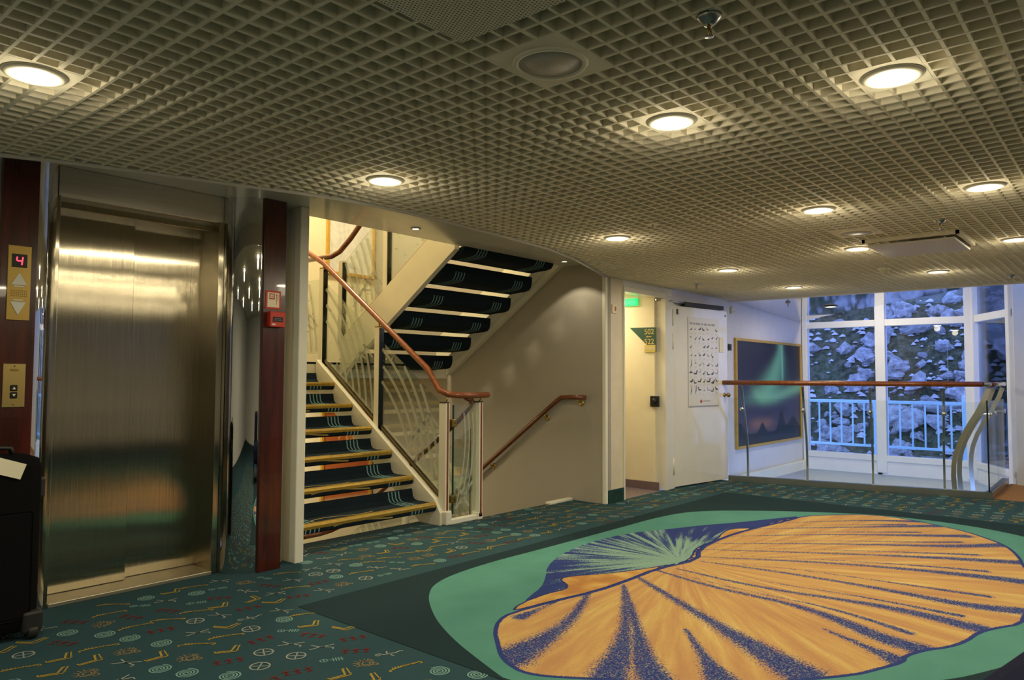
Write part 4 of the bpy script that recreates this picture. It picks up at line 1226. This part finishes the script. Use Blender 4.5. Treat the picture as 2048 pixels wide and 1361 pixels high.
# local leaf frame: x along the leaf, -y faces the lobby
lf = MB().bbox((0, 0, .012), (1.035, .05, 1.995), .004, M=LM).build('leaf', M_['doorwhite'], d2)
MB().bbox((-.045, -.004, .012), (0, .052, 1.995), .004, M=LM).build('rebate', M_['doorwhite'], lf)
for z_ in (1.60, 1.86, .24):
    MB().tube([(-.055, -.01, z_ - .09), (-.055, -.01, z_ + .09)], .012, 10, M=LM).build('hinge', M_['doorwhite'], lf)
k = MB().lathe([(.026, 0), (.026, .006), (.012, .010), (.012, .035), (.024, .045), (.028, .058), (.022, .070), (0, .074)], 20, LM @ Matrix.Translation((.965, 0, 1.0)) @ Matrix.Rotation(R(90), 4, 'X'))
k.build('knob', M_['brass'], lf)
MB().bbox((.03, -.006, 1.90), (.06, 0, 1.96), .002, M=LM).build('label_plate', M_['black'], lf)
MB().bbox((.985, -.004, 1.925), (1.01, 0, 1.945), .002, M=LM).build('contact', M_['black'], lf)
cl = MB().bbox((.15, -.035, 2.0), (.92, .03, 2.045), .006, M=LM).build('closer', M_['rubber'], lf)
MB().tube([(.20, -.02, 2.03), (-.05, -.03, 2.035), (-.30, .03, 2.04)], .010, 8, M=LM).build('closer_arm', M_['satin'], cl)

# bird poster taped to the leaf
PM = Matrix.Translation((7.33, 3.93, 0)) @ Matrix.Rotation(ANG, 4, 'Z')
po = empty('bird_poster', PM @ Vector((.545, -.004, .87)))
PB = rel(po) @ PM
MB().box((.24, -.006, .872), (.845, -.0045, 1.885), M=PB).build('sheet', M_['poster'], po)
birds = {
 'perch': [(-.5,-.05),(-.2,.10),(.1,.18),(.25,.38),(.42,.40),(.55,.30),(.40,.24),(.36,.05),(.15,-.18),(-.15,-.15)],
 'fly': [(-.5,.1),(-.1,.12),(.0,.42),(.12,.14),(.5,.16),(.2,-.02),(-.1,-.06)],
 'duck': [(-.55,.12),(-.3,.02),(.15,.02),(.22,.30),(.34,.42),(.48,.36),(.62,.30),(.44,.26),(.40,.05),(.30,-.18),(-.30,-.18)],
 'wader': [(-.35,-.1),(-.1,.12),(.15,.18),(.25,.45),(.40,.45),(.58,.40),(.36,.36),(.28,.10),(.1,-.08),(.06,-.5),(.02,-.5),(.04,-.08),(-.1,-.12)],
 'tall': [(-.25,-.6),(-.12,-.1),(.0,.35),(.05,.75),(.16,.85),(.30,.78),(.14,.70),(.16,.30),(.12,-.1),(-.05,-.35)],
}
bp_ = MB(); bl_ = MB()
rr = random.Random(4)
names = list(birds)
for r_ in range(8):
    for q in range(7):
        if rr.random() < .10: continue
        kd = rr.choice(['perch', 'fly', 'perch', 'wader']) if r_ < 4 else rr.choice(['duck', 'wader', 'duck', 'fly', 'perch'])
        if r_ == 7 and q < 2: kd = 'tall'
        if r_ == 4 and q == 0: kd = 'tall'
        cx = .29 + q * .084 + rr.uniform(-.008, .008); cz = 1.745 - r_ * .098 + rr.uniform(-.012, .012)
        s_ = rr.uniform(.066, .095) * (1.15 if r_ > 4 else .9); fl_ = rr.choice((1, 1, -1))
        tgt = bp_ if rr.random() < .75 else bl_
        pts = birds[kd]
        vs = [PB @ Vector((cx + fl_ * s_ * a * .8, -.0068, cz + s_ * b * .8)) for a, b in pts]
        tgt.add(vs, [tuple(range(len(vs)))])
        for kx in (-.6, .3):
            bl_.add([PB @ Vector((cx + s_ * kx * .3, -.0068, cz - .035)), PB @ Vector((cx + s_ * kx * .3 + .004, -.0068, cz - .035)), PB @ Vector((cx + s_ * kx * .3 + .004, -.0068, cz - .055)), PB @ Vector((cx + s_ * kx * .3, -.0068, cz - .055))], [(0, 1, 2, 3)])
bp_.build('bird_print', M_['ink'], po, fix=False)['kind'] = 'stuff'; bl_.build('caption_print', M_['inkl'], po, fix=False)['kind'] = 'stuff'
MB().box((.245, -.008, .876), (.84, -.006, .886), M=PB).build('bottom_strip', M_['inkl'], po)
ti = MB()
xx = .27
for wq in (.05, .03, .09, .04, .06, .05, .07): ti.box((xx, -.0072, 1.80), (xx + wq, -.0062, 1.825), M=PB); xx += wq + .018
ti.build('title_print', M_['inkl'], po)['kind'] = 'stuff'
MB().lathe([(0, 0), (.020, 0), (.020, .001), (0, .001)], 20, PB @ Matrix.Translation((.48, -.0062, .935)) @ Matrix.Rotation(R(90), 4, 'X')).build('logo', M_['redlogo'], po)
text_mesh('logo_text', 'HURTIGRUTEN', .024, M_['inkl'], po, PB @ Matrix.Translation((.58, -.0068, .935)) @ Matrix.Rotation(R(90), 4, 'X'), .0002)
MB().box((.86, -.0062, 1.50), (.95, -.005, 1.68), M=PB).build('note', M_['paper'], po)
tag(po, 'bird identification poster taped to the open white door', 'poster')

# corridor sign and fittings (wall x = 7.06, facing -x)
sg = empty('cabin_sign', (7.06, 4.16, 1.62))
SM = rel(sg)
MB().prism([(4.33, 1.748), (4.005, 1.743), (4.005, 1.475), (4.13, 1.565)], 'x', 7.048, 7.058, M=SM).build('plate', M_['signgreen'], sg)
MB().bbox((7.044, 4.01, 1.475), (7.056, 4.145, 1.552), .002, M=SM).build('tag_plate', M_['signgold'], sg)
TM = lambda y, z, x_=7.0472: SM @ Matrix.Translation((x_, y, z)) @ Matrix(((0, 0, -1, 0), (-1, 0, 0, 0), (0, 1, 0, 0), (0, 0, 0, 1)))
text_mesh('number_text', '502', .082, M_['signgold'], sg, TM(4.088, 1.695))
text_mesh('number_text', '522', .082, M_['signgold'], sg, TM(4.088, 1.588))
MB().box((7.0465, 4.06, 1.641), (7.0475, 4.115, 1.648), M=SM).prism([(4.125, 1.6445), (4.108, 1.656), (4.108, 1.633)], 'x', 7.0465, 7.0475, M=SM).build('arrow', M_['signgold'], sg)
text_mesh('cabins_text', 'CABINS', .042, M_['btn'], sg, TM(4.078, 1.514, 7.0432))
tag(sg, 'dark green cabin sign reading 502 to 522 CABINS in gold', 'sign')
dh = empty('door_holder', (7.06, 4.02, .945))
MB().bbox((-.030, -.050, -.058), (0, .052, .058), .006).build('box', M_['black'], dh)
MB().lathe([(.032, 0), (.030, .014), (0, .014)], 20, Matrix.Translation((-.030, 0, .005)) @ Matrix.Rotation(R(-90), 4, 'Y')).build('magnet', M_['rubber'], dh)
tag(dh, 'black magnetic door holder on the corridor wall', 'door holder')
ex = empty('exit_light', (7.03, 4.32, 2.03))
MB().bbox((-.012, -.095, -.040), (.026, .095, .040), .012).build('housing', M_['exitgreen'], ex)
MB().bbox((.026, -.08, -.03), (.031, .08, .03), .001).build('back', M_['white'], ex)
tag(ex, 'green lit exit light inside the cabin doorway', 'exit light')
al = empty('alarm_plate', (6.105, 3.93, 1.868))
MB().bbox((-.042, -.010, -.045), (.042, 0, .045), .003).build('plate', M_['signwhite'], al)
MB().bbox((0, -.014, -.020), (.024, -.009, .024), .003).build('lamp_lens', M_['red'], al)
tag(al, 'small cream alarm plate with a red lens on the beige panel', 'alarm')

# ================================================================== VOID RAILING
A0, A1 = Vector((8.28, 3.75, 0)), Vector((8.83, 1.237, 0))
B1 = Vector((10.22, 1.27, 0))
rl = empty('void_railing', A1)
M5 = rel(rl)
ux = (A1 - A0).normalized(); un_ = Vector((-ux.y, ux.x, 0))       # un_ points into the void (+x)
if un_.x < 0: un_ = -un_
def onA(t_, z=0, off=0): p_ = A0 + (A1 - A0) * t_ + un_ * off; return Vector((p_.x, p_.y, z))
def wallbox(p, q, n_, th0, th1, z0, z1):
    a = [p + n_ * th0, q + n_ * th0, q + n_ * th1, p + n_ * th1]
    mb = MB(); mb.prism([(v_.x, v_.y) for v_ in a], 'z', z0, z1, M=M5); return mb
nB = Vector((0, 1, 0))
wallbox(A0, A1 + ux * .02, un_, -.03, .035, -.12, .065).build('base_plate', M_['satin'], rl)
wallbox(A1 + Vector((-.02, 0, 0)), B1, nB, -.03, .035, -.12, .065).build('base_plate', M_['satin'], rl)
TS = [0.0, .061, .320, .585, .852, .998]
for a, b in zip(TS[:-1], TS[1:]):
    if b - a < .07: b = .061
    wallbox(onA(a + .0012), onA(b - .0012), un_, -.005, .005, .065, .965).build('glass_panel', M_['glass'], rl)
wallbox(onA(.996), onA(1.001), un_, -.006, .006, .065, .985).build('panel_edge', M_['glass_black'], rl)
for a, b in ((A1 + Vector((.03, 0, 0)), A1 + Vector((.70, .016, 0))), (A1 + Vector((.71, .016, 0)), B1 - Vector((.02, 0, 0)))):
    wallbox(a, b, nB, -.005, .005, .065, .975).build('glass_panel', M_['glass'], rl)
prof = [(1.105, .0), (1.0, .035), (.85, .105), (.70, .19), (.55, .262), (.42, .305), (.30, .325), (.18, .33), (.05, .322), (-.10, .31)]
def bar(base, n_, tdir, w, th):
    """curved flat bar: width w along tdir, thickness th in the bending plane"""
    mb = MB(); vs, fs = [], []
    K = len(prof)
    for i, (z, o) in enumerate(prof):
        p0 = prof[max(i - 1, 0)]; p1 = prof[min(i + 1, K - 1)]
        tz, to = p1[0] - p0[0], p1[1] - p0[1]; L = math.hypot(tz, to)
        nz_, no = -to / L * th / 2, tz / L * th / 2
        for sg_ in (-1, 1):
            for sw in (-1, 1):
                q = base + n_ * (o + sg_ * no) + tdir * (sw * w / 2); vs.append((q.x, q.y, z + sg_ * nz_))
    for i in range(K - 1):
        b_ = 4 * i; n4 = 4 * (i + 1)
        fs += [(b_, b_ + 1, n4 + 1, n4), (b_ + 3, b_ + 2, n4 + 2, n4 + 3), (b_ + 1, b_ + 3, n4 + 3, n4 + 1), (b_ + 2, b_, n4, n4 + 2)]
    fs += [(0, 2, 3, 1), (4 * K - 4, 4 * K - 3, 4 * K - 1, 4 * K - 2)]
    mb.add(vs, fs, M=M5)
    return mb
def fixing(p, n_, parent):
    q = n_.to_track_quat('Z', 'Y').to_matrix().to_4x4()
    MB().lathe([(0, -.022), (.020, -.020), (.024, -.010), (.020, -.004), (.010, .0), (.008, .10), (0, .10)], 16, M5 @ Matrix.Translation(p) @ q).build('glass_fixing', M_['chrome'], parent)
for t_ in TS[1:5]:
    b = bar(onA(t_), un_, ux, .022, .035).build('curved_post', M_['satin'], rl)
    fixing(onA(t_, .84, -.004), un_, b)
for dx in (.10, .46, 1.25):
    b = bar(A1 + Vector((dx, .02 * dx, 0)), nB, Vector((1, 0, 0)), .012, .045).build('curved_post', M_['satin'], rl)
    fixing(A1 + Vector((dx, .02 * dx - .004, .84)), nB, b)
zh = 1.145
MB().tube([onA(-.06, zh), onA(.3, zh), onA(.7, zh), onA(.985, zh + .004)], .028, 14, M=M5).build('handrail', M_['railwood'], rl)
MB().tube([onA(.985, zh + .004), A1 + Vector((.06, -.01, zh)), A1 + Vector((.16, .0, zh))], .024, 12, M=M5).build('corner_joint', M_['satin'], rl)
MB().tube([A1 + Vector((.16, 0, zh)), A1 + Vector((.7, .015, zh)), B1 + Vector((0, 0, zh))], .028, 14, M=M5).build('handrail', M_['railwood_d'], rl)
tag(rl, 'glass railing with curved steel posts and wooden handrail around the void', 'railing')

# ================================================================== WINDOWS
ZT0, ZT1, ZS, ZTOP = 1.945, 2.04, .12, 2.80
def window(name, label, p, q, mull=(True, True), post=.07):
    p = Vector((*p, 0)); q = Vector((*q, 0)); d_ = (q - p); L = d_.length; d_.normalize()
    a = math.atan2(d_.y, d_.x)
    root = empty(name, p, a); root['kind'] = 'structure'; root['label'] = label
    MB().bbox((0, -.06, ZS - .08), (L, .06, ZS), .006).build('sill', M_['frame_white'], root)
    MB().bbox((0, -.045, -.15), (L, .06, ZS - .08), .006).build('apron', M_['frame_white'], root)
    MB().bbox((0, -.05, ZT0), (L, .05, ZT1), .006).build('transom', M_['frame_white'], root)
    MB().bbox((0, -.05, ZTOP - .06), (L, .05, ZTOP + .05), .006).build('head', M_['frame_white'], root)
    MB().bbox((0, -.07, -.12), (post, .06, ZTOP), .008).build('mullion', M_['frame_white'], root)
    if mull[1]: MB().bbox((L - post, -.07, -.12), (L, .06, ZTOP), .008).build('mullion', M_['frame_white'], root)
    MB().box((post, -.004, ZS), (L - (post if mull[1] else 0), .004, ZT0)).build('pane', M_['pane'], root)
    MB().box((post, -.004, ZT1), (L - (post if mull[1] else 0), .004, ZTOP - .06)).build('pane', M_['pane'], root)
    return root
window('window_1', 'tall window nearest the picture wall', (11.4, 3.95), (11.4, 2.86), (True, False), .07)
window('window_2', 'wide middle window beyond the void', (11.4, 2.93), (11.4, 1.70), (True, True), .13)
window('window_3', 'angled window at the right edge', (11.4, 1.71), (10.48, 1.17), (True, True), .09)
struct('trim_6', MB().bbox((10.18, .90, -.12), (10.50, 1.16, 2.8), .01), M_['frame_white'], 'white pier at the right picture edge')

# ================================================================== OUTSIDE
rail = empty('deck_railing', (13.0, 3.0, -.05))
def ob(a, b, nm): return MB().bbox(tuple(Vector(a) - Vector((13, 3, -.05))), tuple(Vector(b) - Vector((13, 3, -.05))), .006).build(nm, M_['outrail'], rail)
ob((12.975, .2, .80), (13.025, 5.6, .85), 'top_rail')
ob((12.985, .2, .09), (13.015, 5.6, .13), 'bottom_rail')
y = 5.5
i = 0
bal_me = None
while y > .3:
    if i % 7 == 5:
        ob((12.97, y - .03, -.10), (13.03, y + .03, .95 if i % 2 else .84), 'stanchion')
    else:
        if bal_me is None:
            b = ob((12.988, y - .012, .13), (13.012, y + .012, .80), 'baluster'); bal_me = (b, y)
        else:
            c_ = bal_me[0].copy(); COL.objects.link(c_); c_.location = (0, y - bal_me[1], 0); c_.parent = rail
    y -= .178; i += 1
tag(rail, 'pale blue steel deck railing outside the windows', 'railing')
struct('floor', MB().box((11.55, -1, -.25), (13.3, 7, -.12)), M_['outrail'], 'pale blue open deck outside the windows')
# hillside
NXs, NYs = 90, 110
hv, hf = [], []
def hill(x_, y_):
    base = -2.4 + (x_ - 15.5) * 1.02
    return base + .55 * mnoise.noise(Vector((x_ * .35, y_ * .35, 1))) + .22 * mnoise.noise(Vector((x_ * 1.1, y_ * 1.1, 5))) + .09 * mnoise.noise(Vector((x_ * 3, y_ * 3, 9)))
for i in range(NXs):
    for k in range(NYs):
        x_ = 15.5 + i * .16; y_ = -4 + k * .16
        hv.append((x_, y_, hill(x_, y_)))
for i in range(NXs - 1):
    for k in range(NYs - 1):
        hf.append((i * NYs + k, (i + 1) * NYs + k, (i + 1) * NYs + k + 1, i * NYs + k + 1))
hs = MB().add(hv, hf, True).build('hillside', M_['slope'])
tag(hs, 'steep mossy hillside strewn with pale boulders outside the windows', None, None, 'structure')
def rock_mesh(seed):
    bm = bmesh.new(); bmesh.ops.create_icosphere(bm, subdivisions=2, radius=1)
    for v_ in bm.verts:
        n1 = mnoise.noise(v_.co * 1.1 + Vector((seed * 7, 0, 0))); n2 = mnoise.noise(v_.co * 2.6 + Vector((0, seed * 5, 0)))
        v_.co *= 1 + .75 * n1 + .40 * n2
    me = bpy.data.meshes.new('boulder'); bm.to_mesh(me); bm.free()
    me.materials.append(M_['rock']); return me
rocks = [rock_mesh(i + 1) for i in range(8)]
rr = random.Random(21)
nrock = 0
tries = 0
while nrock < 290 and tries < 6000:
    tries += 1
    x_ = rr.uniform(16.2, 23.5); y_ = rr.uniform(1.2, 8.8)
    ay = y_ / x_
    if ay < .10 or ay > .40: continue
    cl_ = mnoise.noise(Vector((x_ * .55, y_ * .55, 3.3)))
    if cl_ < -.12 and rr.random() < .8: continue
    s_ = .08 + .20 * rr.random() ** 2.0
    o = bpy.data.objects.new('boulder', rocks[rr.randrange(8)]); COL.objects.link(o); o.parent = hs
    o.location = (x_, y_, hill(x_, y_) + s_ * .25)
    o.scale = (s_ * rr.uniform(.8, 1.2), s_ * rr.uniform(.9, 1.5), s_ * rr.uniform(.6, .95))
    o.rotation_euler = (rr.uniform(-.4, .4), rr.uniform(-.4, .4), rr.uniform(0, 6.28))
    nrock += 1
small = MB()
for q in range(1500):
    x_ = rr.uniform(16.0, 23.8); y_ = rr.uniform(1.0, 9.2)
    s_ = rr.uniform(.025, .11)
    z_ = hill(x_, y_)
    base = [(1, 0, 0), (-.6, .8, 0), (-.5, -.9, 0), (.1, .1, .9), (.3, -.5, .6)]
    small.add([(x_ + s_ * a * rr.uniform(.7, 1.3), y_ + s_ * b * rr.uniform(.8, 1.5), z_ + s_ * (c_ + .2)) for a, b, c_ in base], [(0, 1, 3), (1, 2, 3), (0, 3, 4), (2, 4, 3), (0, 4, 2)])
o = small.build('scree', M_['rock'], hs); o['kind'] = 'stuff'

# ================================================================== SUITCASE, CHAIR
cs = empty('suitcase', (1.0, 3.98, 0))
MB().bbox((-.26, -.10, .03), (.215, .13, .83), .05).build('body', M_['case'], cs)
MB().bbox((-.22, -.108, .10), (.17, -.098, .58), .012).build('front_pocket', M_['case'], cs)
for sx in (-.20, .185):
    w_ = MB().lathe([(0, -.02), (.034, -.02), (.036, -.012), (.036, .012), (.034, .02), (0, .02)], 20, Matrix.Translation((sx, -.085, .036)) @ Matrix.Rotation(R(90), 4, 'Y')).build('wheel', M_['rubber'], cs)
    MB().bbox((sx - .045, -.115, .03), (sx + .04, -.02, .13), .015).build('wheel_housing', M_['rubber'], w_)
MB().tube([(-.14, .0, .82), (-.13, .0, .862), (.0, .0, .868), (.10, .0, .862), (.11, .0, .82)], .012, 10).build('top_handle', M_['black'], cs)
MB().bbox((.205, -.02, .62), (.245, .05, .72), .012).build('side_foot', M_['rubber'], cs)
tg = MB().box((-.17, -.035, -.001), (.10, .035, .001), M=Matrix.Translation((.03, -.108, .795)) @ Matrix.Rotation(R(20), 4, 'Y') @ Matrix.Rotation(R(88), 4, 'X')).build('luggage_tag', M_['paper'], cs)
tag(cs, 'black fabric wheeled suitcase with a paper tag at the left edge', 'suitcase')

ch = empty('armchair', (2.47, -.015, 0), R(-10))
MB().bbox((-.36, -.30, .22), (.36, .34, .44), .06).build('seat', M_['navy'], ch)
MB().bbox((-.36, -.36, .20), (.36, -.20, .78), .07).build('backrest', M_['navy'], ch)
for s_ in (-1, 1):
    MB().bbox((s_ * .36 - .07, -.34, .14), (s_ * .36 + .07, .34, .44), .05).build('armrest', M_['navy'], ch)
for sx in (-.3, .3):
    for sy in (-.26, .26): MB().tube([(sx, sy, 0), (sx, sy, .2)], [.018, .026], 10).build('leg', M_['railwood_d'], ch)
tag(ch, 'dark navy upholstered armchair cut off at the lower right corner', 'armchair')

# small wall fittings beside the picture
sw = empty('wall_switch', (8.79, 3.958, 1.585))
MB().bbox((-.045, -.012, -.040), (.045, 0, .040), .004).build('plate', M_['rubber'], sw)
MB().bbox((-.020, -.018, -.018), (.020, -.011, .018), .003).build('rocker', M_['black'], sw)
tag(sw, 'small dark wall switch between the open door and the aurora picture', 'switch')
dv = empty('wall_sensor', (8.86, 3.958, 2.05))
MB().bbox((-.035, -.030, -.045), (.035, 0, .045), .008).build('case', M_['white'], dv)
MB().lathe([(.014, 0), (.012, .010), (0, .012)], 14, Matrix.Translation((0, -.030, -.015)) @ Matrix.Rotation(R(90), 4, 'X')).build('lens', M_['btn'], dv)
tag(dv, 'small white sensor high on the wall beside the open door', 'sensor')
